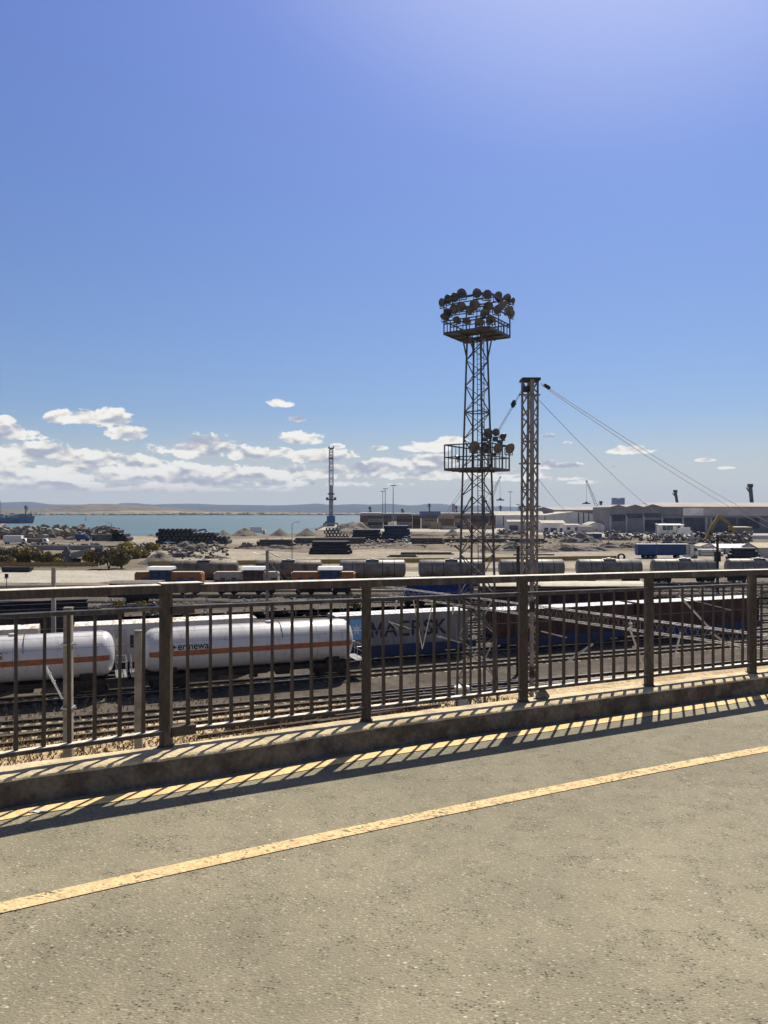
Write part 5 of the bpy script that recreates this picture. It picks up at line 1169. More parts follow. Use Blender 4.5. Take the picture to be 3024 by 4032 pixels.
hut('small_hut', 'dull blue hut beside the tan hut', 2345, 2370, 2121, 2103, 2102, 5, M_loco_b, M_walld, (), 'f')
hut('yard_hut', 'cream yard hut with door and windows right of the blue truck', 2757, 2818, 2170, 2152, 2142, 6, M_wall, M_roof, [(Wd_, 2764, 2769, 2154, 2166, M_void), (Wd_, 2776, 2790, 2156, 2166, M_void), (Dr, 2806, 2816, 2157, 2170, M_walld)], 'y')
hut('yard_shed', 'low shed with pale sheet roof right of the tall dark post', 2826, 2968, 2182, 2158, 2146, 7, M_wallm, M_roofw, [(Dr, 2850, 2856, 2160, 2180, M_void)], 'x')
hut('edge_shed', 'shed with yellowish roof cut off by the right edge', 2985, 3090, 2204, 2158, 2142, 9, M_wallm, mat('straw_roof', (.50, .41, .25), .8), (), 'x')
hut('guard_kiosk', 'flat roofed brown kiosk left of the ochre excavator arm', 2893, 2960, 2108, 2077, 2075, 8, mat('brown_wall', (.20, .155, .12), .8), M_roof, (), 'f')
# the big warehouse
Dw = 478.0; wh = thing('harbour_warehouse', 'huge dark grey harbour warehouse with three gables and a long dusty roof', 'warehouse', (XW(2403, Dw), Dw, 0)); X0 = XW(2403, Dw)
fx = lambda px: XW(px, Dw) - X0; zz = lambda py: ZW(py, Dw)
gx = [(2403, 1999), (2433, 1990), (2465, 1999), (2500, 1989), (2533, 1999), (2568, 1988), (2607, 1998)]
mb = MB(); mb.prism([(fx(2403), 0, 0)] + [(fx(x), 0, zz(y)) for x, y in gx] + [(fx(2607), 0, 0)], (0, 40, 0)); mb.b2(fx(2607), fx(3330), 0, 40, 0, zz(1998)); mb.build('wall', M_walld, wh)
mb = MB()
for (xa, ya), (xb, yb) in zip(gx, gx[1:]): mb.prism([(fx(xa), -.6, zz(ya) + .05), (fx(xb), -.6, zz(yb) + .05), (fx(xb), -.6, zz(yb) + .5), (fx(xa), -.6, zz(ya) + .5)], (0, 41, 0))
mb.prism([(fx(2607) - 5, -.8, zz(1998)), (fx(2607) - 5, 20, zz(1986) + 1), (fx(2607) - 5, 20, zz(1986) + 1.4), (fx(2607) - 5, -.8, zz(1998) + .5)], (fx(3330) - fx(2607) + 5, 0, 0)); mb.build('roof', mat('brown_dusty_roof', (.34, .29, .25), .8, var=.08, scale=.1), wh)
mb = MB(); mb.b2(fx(2688), fx(3330), -.5, 0, zz(2031), zz(1998)); mb.build('upper_cladding', M_wallm, wh)
mb = MB(); mb.b2(fx(2688), fx(2768), -.62, -.5, zz(2030), zz(2000)); mb.build('pale_panel', M_wall, wh)
for (a, e, y0, y1) in ((2405, 2462, 2026, 2052), (2467, 2530, 2022, 2040), (2536, 2604, 2020, 2038), (2535, 2603, 2046, 2090), (2610, 2684, 2040, 2092), (2690, 2774, 2040, 2094), (2805, 2900, 2036, 2094), (2905, 2990, 2040, 2080)):
    mb = MB(); mb.b2(fx(a), fx(e), -.14, -.02, zz(y1), zz(y0)); mb.build('opening', M_void, wh)
for x in (2404, 2466, 2535, 2607, 2688, 2780, 2800): mb = MB(); mb.b2(fx(x) - .5, fx(x) + .5, -.5, -.15, 0, zz(2032)); mb.build('column', M_wallm, wh)
mb = MB(); mb.b2(fx(2607), fx(2900), -1.2, -.55, zz(2038), zz(2031)); mb.build('crane_rail_beam', mat('grey_blue_beam', (.20, .23, .27), .7, var=.15), wh)
hut('far_warehouse', 'long dark far warehouse behind the white gabled shed', 2100, 2402, 2070, 2008, 1996, 40, M_walld, mat('brown_dusty_roof', (.34, .29, .25)), (), 'x')
hut('far_warehouse', 'dark gabled end hall at the left end of the far warehouse', 2100, 2180, 2072, 2008, 1997, 12, M_walld, M_walld, (), 'y', over=.1)
p = W(2440, 1985, 1500); mb = MB(); mb.b2(p.x - 10, p.x + 10, 1500, 1520, 0, ZW(1962, 1500)); mb.b2(p.x - 10, p.x - 6, 1500, 1520, ZW(1962, 1500), ZW(1960, 1500)); mb.b2(p.x + 6, p.x + 10, 1500, 1520, ZW(1962, 1500), ZW(1960, 1500)); tag(mb.build('grain_silo', mat('pale_blue_tower', (.25, .30, .42), .8, var=.03)), 'pale blue square tower rising behind the first warehouse gable', 'silo')
# truck with the blue trailer
D = 210.0; u0, u1 = XW(2511, D), XW(2750, D); t = thing('articulated_truck', 'white truck with long blue curtain trailer parked on the dusty lot', 'truck', (u0, D, 0)); Lt = u1 - u0
mb = MB(); mb.b2(0, 14.1, 0, 2.5, 1.15, 3.9); tr = mb.build('trailer', M_trblue, t)
mb = MB(); mb.b2(-.02, 14.15, -.03, 2.53, 3.9, 4.02); mb.build('trailer_roof', M_roofw, t); mb = MB(); mb.b2(.1, 14.0, .3, 2.2, .9, 1.15); mb.b2(3, 3.2, 0.02, .1, 1.15, 1.15 + .01); mb.build('chassis', M_dark, t)
mb = MB(); mb.b2(13.2, 14.12, -.012, 0, 1.15, 3.9); mb.build('pale_end_panel', M_loco_c, tr)
for x in (2.2, 3.5, 4.8, 11.0, 15.9):
    for y in (2.35, .15): mb = MB(); mb.lathe((x, y - .15, .5), (0, 1, 0), [(0, .22), (.02, .3), (.02, .5), (.3, .5), (.3, .2)], 18); wl = mb.build('wheel', M_tyre, t, smooth=40)
    mb = MB(); mb.lathe((x, -.02, .5), (0, 1, 0), [(0, .12), (.03, .25)], 12); mb.build('rim', M_galv, wl)
mb = MB(); mb.prism([(14.3, .02, .75), (Lt, .02, .75), (Lt, .02, 1.9), (Lt - .35, .02, 3.0), (Lt - .55, .02, 3.15), (14.5, .02, 3.15)], (0, 2.45, 0)); cbn = mb.build('cab', M_cwhite, t, bevel=.05)
mb = MB(); mb.prism([(14.4, .1, 3.15), (Lt - .7, .1, 3.15), (Lt - 1.1, .1, 3.75), (14.4, .1, 3.85)], (0, 2.3, 0)); mb.build('air_deflector', M_cwhite, cbn)
mb = MB(); mb.prism([(Lt - 1.25, .0, 2.05), (Lt - .1, .0, 2.05), (Lt - .42, .0, 2.9), (Lt - 1.25, .0, 2.9)], (0, .03, 0)); mb.build('side_window', M_pane, cbn)
mb = MB(); mb.b2(12.3, 15.2, -.03, .02, .45, 1.1); mb.build('side_skirt', M_cwhite, t)
def car(label, px, py, m, Lc=4.2, h=1.45, yaw=0.0, cat='car', name='parked_car', group=None):
    t = thing(name, label, cat, G(px, py), yaw, group); mb = MB(); k = Lc / 4.2
    mb.prism([(-2.1 * k, -.85, .35), (2.1 * k, -.85, .35), (2.1 * k, -.85, .75), (1.1 * k, -.85, .92), (-1.9 * k, -.85, .95), (-2.1 * k, -.85, .8)], (0, 1.7, 0)); mb.build('body', m, t, bevel=.06)
    mb = MB(); mb.prism([(1.1 * k, -.78, .9), (.45 * k, -.72, h), (-1.3 * k, -.72, h), (-1.85 * k, -.78, .93)], (0, 1.5, 0)); mb.build('cabin', M_pane, t)
    mb = MB(); mb.b2(-1.25 * k, .4 * k, -.7, .7, h, h + .03); mb.build('roof', m, t)
    for x in (-1.35 * k, 1.35 * k):
        for y in (-.88, .7): mb = MB(); mb.lathe((x, y, .33), (0, 1, 0), [(0, .1), (.0, .33), (.18, .33), (.18, .1)], 12); mb.build('wheel', M_tyre, t)
M_wcar = mat('white_car_paint', (.7, .69, .66), .3, var=.03, spec=.6); M_gcar = mat('grey_car_paint', (.25, .26, .28), .35, var=.1, spec=.6); M_bcar = mat('dark_blue_car_paint', (.05, .07, .13), .35, var=.1, spec=.6)
car('white car in front of the left black pipe stack', 668, 2142, M_wcar); car('white car parked at the end of the dark blue pipe wall', 1603, 2128, M_wcar, 4.6, 1.8); car('second white car just below the first at the timber stack', 1602, 2136, M_wcar, 4.4)
car('silver car by the wall at the far right', 2992, 2096, M_gcar, 4.6); car('white car in the front of the dark warehouse, right edge', 2975, 2088, M_wcar, 4.6)
for i, (x, y, m, lb) in enumerate(((2152, 2098, M_bcar, 'dark blue car before the dark workshop door'), (2245, 2102, M_gcar, 'grey car in front of the small flat roofed office'), (2515, 2106, M_gcar, 'grey wrecked car before the long white shed'), (2560, 2107, M_bcar, 'blue wrecked car at the right end of the long white shed'), (1990, 2098, M_gcar, 'grey car near the canopy building'))): car(lb, x, y, m, 4.6)
def van(label, px, py, m, Lc=6, h=3.0, yaw=0, name='delivery_van', cat='van', cabm=None, rear=None):
    t = thing(name, label, cat, G(px, py), yaw); mb = MB(); mb.b2(-Lc / 2, Lc / 2 - 1.9, -1.1, 1.1, .7, h); mb.build('cargo_box', rear or m, t, bevel=.04)
    mb = MB(); mb.prism([(Lc / 2 - 1.8, -1.05, .5), (Lc / 2, -1.05, .5), (Lc / 2, -1.05, 1.3), (Lc / 2 - .5, -1.05, 2.3), (Lc / 2 - 1.8, -1.05, 2.3)], (0, 2.1, 0)); c = mb.build('cab', cabm or m, t, bevel=.05); mb = MB(); mb.prism([(Lc / 2 - 1.3, -1.08, 1.35), (Lc / 2 - .15, -1.08, 1.35), (Lc / 2 - .55, -1.08, 2.15), (Lc / 2 - 1.3, -1.08, 2.15)], (0, .02, 0)); mb.build('side_window', M_pane, c)
    for x in (-Lc / 2 + 1.1, Lc / 2 - 1.1):
        for y in (-1.1, .85): mb = MB(); mb.lathe((x, y, .45), (0, 1, 0), [(0, .1), (0, .45), (.25, .45), (.25, .1)], 14); mb.build('wheel', M_tyre, t)
    return t
van('small white truck beside the sharp peaked sand heap', 1016, 2103, M_wcar, 9, 4.2); van('white truck cab standing right of the ribbed site cabin', 2704, 2106, M_wcar, 7, 4.3); van('white box truck at the far left among the shore rubble', 62, 2142, M_wall, 9, 3.4); van('flat bed truck with white cab behind the long dark wall', 150, 2143, M_rubble, 8, 2.2, cabm=M_wcar)
van('small blue container truck at the left shore', 326, 2130, M_trblue, 6, 3.0, rear=M_trblue)
p = G(415, 2130); mb = MB(); mb.b2(-6, 6, 0, 2.4, .1, 2.9)
for i in range(12): mb.b2(-6 + i, -5.85 + i, -.06, 0, .2, 2.8)
tag(mb.build('old_container', M_rubble, loc=p), 'dull grey ribbed container left of the small black pipe stack', 'container')
# tilted dump trailer
t = thing('dump_trailer', 'grey ribbed dump trailer with raised body between the bushes', 'trailer', G(320, 2214), 0); mb = MB(); mb.bar((-2.6, 1.2, 1.6), (2.6, 1.2, 2.9), 2.3, 1.5); 
for i in range(8): x = -2.4 + i * .68; mb.bar((x, 0, 1.65 - .7 + (x + 2.6) * .25), (x - .2, 0, 2.35 + (x + 2.6) * .25), .08)
mb.build('tipper_body', mat('grey_tipper', (.33, .32, .31), .6, var=.15), t); mb = MB(); mb.b2(-2.6, 2.6, .7, 1.7, .7, .9); mb.build('chassis', M_dark, t)
for x in (-1.8, -.6): mb = MB(); mb.lathe((x, 0, .5), (0, 1, 0), [(0, .1), (0, .5), (.3, .5), (.3, .1)], 16); mb.build('wheel', M_tyre, t)
# dark long trough/boat-shaped skip on the concrete road
t = thing('steel_skip', 'long black steel skip lying on the pale concrete road at the left', 'skip', G(62, 2253), 0); D = t.location.y; Ls = XW(128, D) - XW(16, D); mb = MB(); mb.prism([(-Ls / 2, 0, 0.1), (Ls / 2 - .4, 0, .1), (Ls / 2, 0, .5), (Ls / 2, 0, 1.0), (-Ls / 2, 0, 1.15)], (0, 1.8, 0)); mb.build('trough', M_black, t, bevel=.05); mb = MB(); mb.b2(-Ls / 2 - .03, Ls / 2 + .03, -.05, .03, 1.0, 1.12); mb.build('rim', M_woodd, t)
# excavators
t = thing('long_reach_excavator', 'small dark excavator with bent arm on top of the shore heap', 'excavator', G(790, 2112), 0); D = t.location.y; q = lambda x, y: Vector((XW(x, D) - t.location.x, 0, ZW(y, D)))
mb = MB(); mb.path([q(775, 2098), q(785, 2088), q(808, 2084)], .5, 6); mb.build('boom', M_loco_b, t); mb = MB(); mb.path([q(808, 2084), q(812, 2094)], .4, 6); mb.box(q(811, 2096), (1.4, 1.2, 1.3)); mb.build('stick_and_bucket', M_dark, t); mb = MB(); mb.box(q(772, 2100), (4, 3, 2.6)); mb.b2(q(772, 2100).x - 2.4, q(772, 2100).x + 2.4, -1.4, 1.4, 0, 1.2); mb.build('cab', M_dark, t)
t = thing('grab_excavator', 'ochre scrap grab excavator with tall bent arm in front of the dark warehouse', 'excavator', G(2782, 2138), 0); D = t.location.y; q = lambda x, y: Vector((XW(x, D) - t.location.x, 0, ZW(y, D)))
mb = MB(); mb.bar(q(2785, 2120), q(2808, 2065), .9, 1.6); mb.bar(q(2808, 2068), q(2832, 2030), .8, 1.3); mb.build('boom', M_yellow, t); mb = MB(); mb.bar(q(2830, 2032), q(2868, 2058), .7, 1.2); mb.bar(q(2867, 2057), q(2893, 2094), .6, 1.1); mb.build('stick', M_yellow, t)
mb = MB(); mb.prism([tuple(q(2774, 2138)), tuple(q(2800, 2138)), tuple(q(2796, 2100)), tuple(q(2786, 2098))], (0, 2.8, 0)); mb.build('body', M_yellow, t); mb = MB(); mb.b2(-3, 3, -1.2, 3.4, 0, 1.1); mb.build('tracks', M_dark, t)
mb = MB(); c = q(2893, 2098)
for a in range(5): d = Vector((math.cos(a * 1.256), math.sin(a * 1.256), 0)); mb.path([c, c + d * 1.6 + Vector((0, 0, -1)), c + d * 1.5 + Vector((0, 0, -2.4)), c + d * .3 + Vector((0, 0, -3.4))], .25, 5)
mb.build('grab', M_dark, t); mb = MB(); mb.prism([tuple(q(2792, 2106)), tuple(q(2801, 2106)), tuple(q(2799, 2096)), tuple(q(2792, 2095))], (0, -1.5, 0)); mb.build('cabin', M_pane, t)
# ------------------------------------------------------------------ containers in the harbour
DC = 600.0; cols = {'dark brown': M_maroon, 'brown': mat('brown_container', (.16, .085, .055), .6, var=.15), 'light grey': M_cgrey, 'rust orange': mat('rust_orange_container', (.30, .13, .055), .6, var=.15), 'tan': mat('tan_container', (.33, .25, .14), .6, var=.12), 'blue grey': mat('blue_grey_container', (.13, .16, .21), .6, var=.12), 'dark grey': mat('dark_grey_container', (.075, .07, .075), .6, var=.15), 'olive green': mat('olive_container', (.17, .18, .10), .6, var=.12), 'white': M_cwhite}
cproto = {}
def yard_box(colr, px0, lvl, lb, Lc=12.2, D=DC, word=None):
    Hc = 2.59; key = (colr, Lc)
    loc = (XW(px0, D) + Lc / 2, D, lvl * (Hc + .02))
    if key in cproto: t = dup(cproto[key], loc, 0, lb)
    else:
        t = thing('stacked_container', lb, 'container', loc, 0, 'stacked containers in the harbour yard'); mb = MB(); corrug(mb, -Lc / 2 + .1, Lc / 2 - .1, -1.2, .12, Hc - .1, 20, .05); mb.b2(-Lc / 2 + .02, Lc / 2 - .02, -1.14, 1.2, .02, Hc); mb.b2(-Lc / 2, Lc / 2, -1.22, -1.15, .0, .14); mb.b2(-Lc / 2, Lc / 2, -1.22, -1.15, Hc - .12, Hc - .004); mb.build('shell', cols[colr], t)
        mb = MB(); mb.b2(-Lc / 2 - .05, -Lc / 2 + .03, -1.0, 1.0, .15, Hc - .15); mb.build('end_door', M_dark if colr != 'white' else M_cgrey, t); cproto[key] = t
    if word == 'MAERSK': big_m(t, -3.6, -2.3, .6, 1.9, -1.25, M_navy); word = 'AERSK'
    if word: text(word, 1.7, M_navy if colr == 'light grey' else M_wstar, 'lettering', t, (1.0 if Lc > 8 else 0, -1.26, 1.2), (rad(90), 0, 0), .01, .004, 1.1)
    return t
ords = ['first', 'second', 'third', 'fourth', 'fifth', 'sixth', 'seventh', 'eighth', 'ninth', 'tenth', 'eleventh', 'twelfth', 'thirteenth', 'fourteenth', 'fifteenth']; lvls = ['bottom', 'second level', 'third level', 'top']
stacks = [(1418, 6.1, ['brown', 'tan', 'brown', 'brown'], {}), (1446, 12.2, ['light grey', 'dark brown', 'light grey', 'dark grey'], {0: 'MAERSK', 2: 'MAERSK'}), (1510, 6.1, ['dark grey', 'dark brown', 'brown', 'dark grey'], {}), (1562, 12.2, ['brown', 'light grey', 'dark brown', 'dark grey'], {1: 'MAERSK'}), (1625, 6.1, ['brown', 'dark brown', 'dark brown', 'dark grey'], {}),
          (1660, 12.2, ['blue grey', 'tan', 'light grey', 'brown'], {0: 'MAERSK', 2: 'MAERSK'}), (1726, 12.2, ['tan', 'brown', 'brown', 'tan'], {}), (1790, 12.2, ['dark brown', 'blue grey', 'tan', 'brown'], {}), (1854, 12.2, ['olive green', 'brown', 'dark brown', 'dark grey'], {}), (1920, 6.1, ['tan', 'brown', 'dark grey', 'brown'], {})]
for i, (px, Lc, cl, wd) in enumerate(stacks):
    for k, c_ in enumerate(cl):
        t = yard_box(c_, px, k, '%s container at the %s of the %s stack from the left' % (c_, lvls[k], ords[i]) if k in (0, 3) else '%s container on the %s of the %s stack from the left' % (c_, lvls[k], ords[i]), Lc, DC + (i % 3) * 1.5, wd.get(k))
yard_box('tan', 1694, 0, 'tan container standing in front of the sixth stack', 8.0, 585); yard_box('tan', 1694, 1, 'upper tan container standing in front of the sixth stack', 8.0, 585)
yard_box('olive green', 1734, 0, 'dull green container with white word near the earth heap', 12.2, 570, 'EVERGREEN'); yard_box('rust orange', 1815, 0, 'rust orange container between the green one and the lighting tower', 12.2, 572); yard_box('tan', 1880, 0, 'tan container right behind the lighting tower', 12.2, 574)
yard_box('white', 1528, 1, 'single white container block beside the tall light mast', 4.0, 596)
for x in (1524, 1541): hut('white_cabin', ('left' if x == 1524 else 'right') + ' one of two small white cabins below the light mast', x, x + 15, 2083, 2071, 2070, 3, M_cwhite, M_roofw, [(Dr, x + 5, x + 9, 2075, 2082, M_void)], 'f', over=.05)
# ------------------------------------------------------------------ masts, lamps, cranes
def light_mast(px, yb, yt, lb):
    D = CZ * F / (yb - CY); h = ZW(yt, D); t = thing('light_mast', lb, 'light mast', (XW(px, D), D, 0)); mb = MB(); mb.tube((0, 0, 0), (0, 0, h), .5, 8, .28); mb.build('pole', M_craneg, t); mb = MB(); mb.b2(-2.6, 2.6, -1, 1, h, h + .5)
    for i in range(5): mb.box((-2.2 + i * 1.1, -.9, h - .1), (.7, .6, .5))
    mb.build('lamp_crown', M_craned, t)
light_mast(1548, 2072, 1912, 'tallest light mast over the container stacks'); light_mast(1517, 2062, 1925, 'middle one of the three light masts over the containers'); light_mast(1507, 2060, 1935, 'shortest and leftmost of the three light masts'); light_mast(2009, 2058, 1937, 'light mast between lighting tower and lattice mast'); light_mast(2040, 2055, 1987, 'short mast directly left of the lattice mast')
def lamp(px, yb, yt, lb, arm=-1, D=None, r=.1):
    D = D or CZ * F / (yb - CY); h = ZW(yt, D); t = thing('street_lamp', lb, 'street lamp', (XW(px, D), D, 0)); mb = MB(); mb.tube((0, 0, 0), (0, 0, h - .3), r * 1.3, 8, r * .8); mb.path([(0, 0, h - .3), (arm * .5, 0, h), (arm * 1.3, 0, h + .15)], r * .6, 6); mb.build('pole', M_craned, t); mb = MB(); mb.box((arm * 1.7, 0, h + .18), (.9, .35, .16)); mb.build('lamp_head', M_craneg, t)
lamp(440, 2134, 2060, 'street lamp with short arm at the left shore', -1, r=.14); lamp(1150, 2206, 2058, 'thin street lamp between the two clean gravel cones', 1, r=.08); lamp(2584, 2232, 2062, 'thin grey pole in front of the blue truck', 1, r=.08); lamp(2808, 2225, 2100, 'very thin pole left of the tall dark post', 1, r=.05); lamp(2665, 2200, 2066, 'thin pole in front of the ribbed site cabin', 1, r=.05)
# blue mobile harbour crane
D = 700.0; zq = .02; Xc = XW(1304, D); mc = thing('harbour_crane', 'blue and grey mobile harbour crane with its boom raised upright on the quay', 'crane', (Xc, D, 0)); q = lambda x, y: Vector((XW(x, D) - Xc, 0, ZW(y, D) + .0)); k0 = D / F
mb = MB(); w1 = 8 * k0; z0, z1 = ZW(1912, D), ZW(1766, D)
for sx_ in (-1, 1):
    for sy in (-1, 1): mb.bar((sx_ * w1, sy * w1, z0), (sx_ * w1 * .9, sy * w1 * .9, z1), .55)
n = 15
for i in range(n):
    a, e = z0 + (z1 - z0) * i / n, z0 + (z1 - z0) * (i + 1) / n
    for sy in (-1, 1): mb.bar((-w1 * .95, sy * w1, a), (w1 * .95, sy * w1, e), .35); mb.bar((w1 * .95, sy * w1, a), (-w1 * .95, sy * w1, e), .3)
    if i % 3 == 0: mb.bar((-w1, -w1, a), (w1, -w1, a), .5)
mb.build('lattice_boom', M_craneg, mc)
mb = MB(); zt1 = ZW(2030, D); mb.prism([(-w1 * 1.05, -w1, zt1 - 1), (w1 * 1.05, -w1, zt1 - 1), (w1, -w1, z0), (-w1, -w1, z0)], (0, 2 * w1, 0)); mb.build('tower', M_craneg, mc)
mb = MB()
for y, wx, hh in ((1946, 13, 2), (1968, 20, 2), (1805, 9.5, 1.5), (1766, 9, 1.6)): z = ZW(y, D); mb.b2(-wx * k0, wx * k0, -w1 * 1.1, w1 * 1.1, z - .3, z + hh * .4)
for sx_ in (-1, 1): mb.b2(sx_ * 15.5 * k0 - 1.0, sx_ * 15.5 * k0 + 1.0, -1.5, 1.5, ZW(1968, D), ZW(1958, D)); mb.b2(sx_ * 9 * k0 - .5, sx_ * 9 * k0 + .5, -.6, .6, ZW(1766, D), ZW(1758, D))
mb.build('service_platform', M_craned, mc)
mb = MB(); mb.b2(-16 * k0, 15 * k0, -4, 4, ZW(2059, D), ZW(2031, D)); mb.b2(-23 * k0, -16 * k0, -3, 3, ZW(2058, D), ZW(2052, D)); mb.build('machine_house', M_cranebl, mc)
mb = MB(); mb.b2(-14 * k0, 14 * k0, -4.5, 4.5, 1.4, 3.6)
for sx_ in (-1, 1): mb.bar((sx_ * 12 * k0, -5, 2.6), (sx_ * 27 * k0, -5, 2.6), 1.6, 1.4); mb.bar((sx_ * 26 * k0, -5, 3), (sx_ * 28 * k0, -5, 0), 1.4)
for i in range(6): mb.lathe(((-12 + i * 4.6) * k0, -4.6, .8), (0, 1, 0), [(0, .3), (0, .8), (9, .8), (9, .3)], 12)
mb.build('chassis', M_craneg, mc)
# lattice boom cranes and portal cranes
def jib_crane(lb, foot, tip, hook, D, base_top=None, base_m=M_cranebl, wd=3.2):
    X = XW(foot[0], D); t = thing('lattice_crane', lb, 'crane', (X, D, 0)); q = lambda p_: Vector((XW(p_[0], D) - X, 0, ZW(p_[1], D))); a, e = q(foot), q(tip); d = (e - a); nrm = Vector((-d.z, 0, d.x)).normalized(); mb = MB(); L_ = d.length; n = 16
    for s_ in (-1, 1): mb.bar(a + nrm * s_ * wd / 2, e + nrm * s_ * .5, .38)
    for i in range(n):
        f0, f1 = i / n, (i + 1) / n; w0, w1_ = (wd / 2) * (1 - f0) + .5 * f0, (wd / 2) * (1 - f1) + .5 * f1; s_ = 1 if i % 2 else -1; mb.bar(a + d * f0 + nrm * s_ * w0, a + d * f1 - nrm * s_ * w1_, .28)
    mb.box(e, (2.2, 1.5, 1.2)); mb.build('jib', M_craneg, t)
    if hook: mb = MB(); h = q(hook); mb.tube((e.x - .6, 0, e.z), h, .16, 5); mb.box(h - Vector((0, 0, .6)), (3, 1.5, 1.5)); mb.b2(h.x - 4.5, h.x + 4.5, -1, 1, h.z - 2.6, h.z - 1.3); mb.build('hoist_and_spreader', M_craned, t)
    if base_top: b_ = q(base_top); mb = MB(); mb.prism([(b_.x - 1.6, -1.5, 0), (b_.x + 1.6, -1.5, 0), (b_.x + 1.2, -1.5, b_.z), (b_.x - 1.2, -1.5, b_.z)], (0, 3, 0)); mb.box((b_.x + 1.6, 0, b_.z - 1), (5, 3, 2)); mb.build('tower', base_m, t); mb = MB(); mb.tube(b_, e, .12, 5); mb.tube(b_ + Vector((1, 0, 0)), e.lerp(a, .1), .12, 5); mb.build('stay_cable', M_craned, t)
    mb = MB(); mb.b2(-4, 6, -4, 4, 0, max(2, ZW(2030, D))); mb.build('base', base_m, t)
jib_crane('grey lattice crane with blue tower, its spreader hanging beside the lighting tower', (1918, 2004), (1970, 1878), (1970, 1962), 900, (1904, 1970)); jib_crane('grey lattice crane with hanging spreader above the far warehouse', (2352, 2000), (2310, 1894), (2309, 1976), 900)
def portal_crane(lb, pts, D, wd, m=M_craned):
    X = XW(pts[0][0], D); t = thing('portal_crane', lb, 'crane', (X, D, 0)); q = lambda p_: Vector((XW(p_[0], D) - X, 0, ZW(p_[1], D))); P = [q(p_) for p_ in pts]; mb = MB(); mb.bar(P[0], P[1], wd, wd); mb.build('boom', m, t); mb = MB(); mb.bar(P[1], P[2], wd * .6, wd * .7); mb.box(P[1], (wd * 1.7, wd, wd * 1.2)); mb.bar(P[0].lerp(P[1], .55), P[1] + Vector((-wd * 1.4, 0, -2)), wd * .35); mb.build('jib_head', m, t)
    mb = MB()
    for s_ in (-1, 1):
        for y in (-4, 4): mb.bar((s_ * 5, y, 0), (s_ * 2.5, y * .6, P[0].z + 1), wd * .4)
    mb.b2(-4, 4, -3.5, 3.5, P[0].z - 2, P[0].z + 2); mb.build('portal', m, t)
portal_crane('dark slewing crane boom over the middle of the warehouse roof', [(2668, 1990), (2659, 1934), (2655, 1950)], 800, 2.2); portal_crane('tall dark slewing crane boom near the right edge', [(2961, 1990), (2954, 1912), (2951, 1928)], 800, 2.9); portal_crane('small dark crane stub left of the blue tower', [(2368, 1996), (2366, 1977), (2362, 1980)], 900, 2)
for px, yt, lb in ((1458, 1998, 'tiny dark harbour crane above the first container stacks'), (1586, 2006, 'tiny dark harbour crane above the fourth container stack'), (1692, 1986, 'tiny dark harbour crane against the blue hills left of the tower'), (1798, 1994, 'tiny dark crane just left of the lighting tower'), (1972, 1994, 'tiny dark crane between lighting tower and light mast'), (2050, 2000, 'tiny dark crane hidden beside the lattice mast')): portal_crane(lb, [(px, 2018), (px - 2, yt), (px + 4, yt + 8)], 1700, 3)
hut('far_hall', 'long flat blue grey hall on the far quay left of the tower', 1655, 1735, 2040, 2013, 2012, 60, M_cranebl, M_walld, (), 'f')
hut('silo_block', 'pale reddish block on a stalk on the far quay', 1781, 1792, 2040, 1984, 1984, 12, M_wallm, M_wallm, (), 'f')
# far harbour sheds behind the containers
for i, (a, e, yt) in enumerate(((1420, 1500, 2020), (1500, 1620, 2022), (1740, 1860, 2021), (1860, 1960, 2020))): hut('far_hall', 'low hazy hall behind the container stacks, number %s from the left' % ords[i], a, e, 2052, yt, yt - 2, 30, M_walld if i % 2 else M_wallm, M_roof, (), 'f')
# ------------------------------------------------------------------ ship and buoy
D = 1010.0; Xs = XW(137, D); sh = thing('cargo_ship', 'blue hulled cargo ship with rust red waterline at the left edge', 'ship', (Xs, D, -1.6)); Zs = lambda y: ZW(y, D) + 1.6; Lx = lambda x: XW(x, D) - Xs
mb = MB(); st = [(0, 6.4, .2), (-3, 6.3, 2.6), (-9, 5.6, 5.5), (-20, 4.7, 7), (-60, 4.6, 7), (-78, 4.8, 6.5)]; vs = []; fs = []
for x, h, hw in st: vs += [(x, -hw, h * 1.55 - 0), (x - (1.5 if x > -5 else 0), -hw * .8, 2.2), (x - (3 if x > -5 else 0), -hw * .6, -.5), (x - (3 if x > -5 else 0), hw * .6, -.5), (x - (1.5 if x > -5 else 0), hw * .8, 2.2), (x, hw, h * 1.55)]
for i in range(len(st) - 1):
    for k in range(5): fs.append((i * 6 + k, i * 6 + k + 1, i * 6 + 6 + k + 1, i * 6 + 6 + k))
    fs.append((i * 6, i * 6 + 6, i * 6 + 11, i * 6 + 5))
fs += [(0, 1, 2, 3, 4, 5), tuple(30 + k for k in range(5, -1, -1))]
mb.add(vs, fs, 0); mb.mi = [1 if (f[0] % 6 in (1, 3, 2) and len(f) == 4 and f[1] - f[0] == 1) else 0 for f in mb.f]
mb.build('hull', [mat('hull_blue', (.05, .16, .36), .5, var=.15, scale=.1), mat('hull_red', (.30, .13, .09), .6, var=.15, scale=.1)], sh)
mb = MB(); 
for x0, x1, y0, y1 in ((0, 20, 2023, 2036), (24, 40, 2027, 2036), (44, 60, 2020, 2036), (62, 82, 2026, 2036), (84, 100, 2022, 2036)): mb.b2(Lx(x0), Lx(x1), -4, 4, Zs(y1) - 1, Zs(y0))
mb.build('deck_cargo', mat('ship_deck_grey', (.42, .36, .32), .7, var=.2, scale=.2), sh)
mb = MB(); mb.b2(Lx(44), Lx(57), -4.1, -4.0, Zs(2032), Zs(2021)); mb.build('white_hatch', M_cwhite, sh)
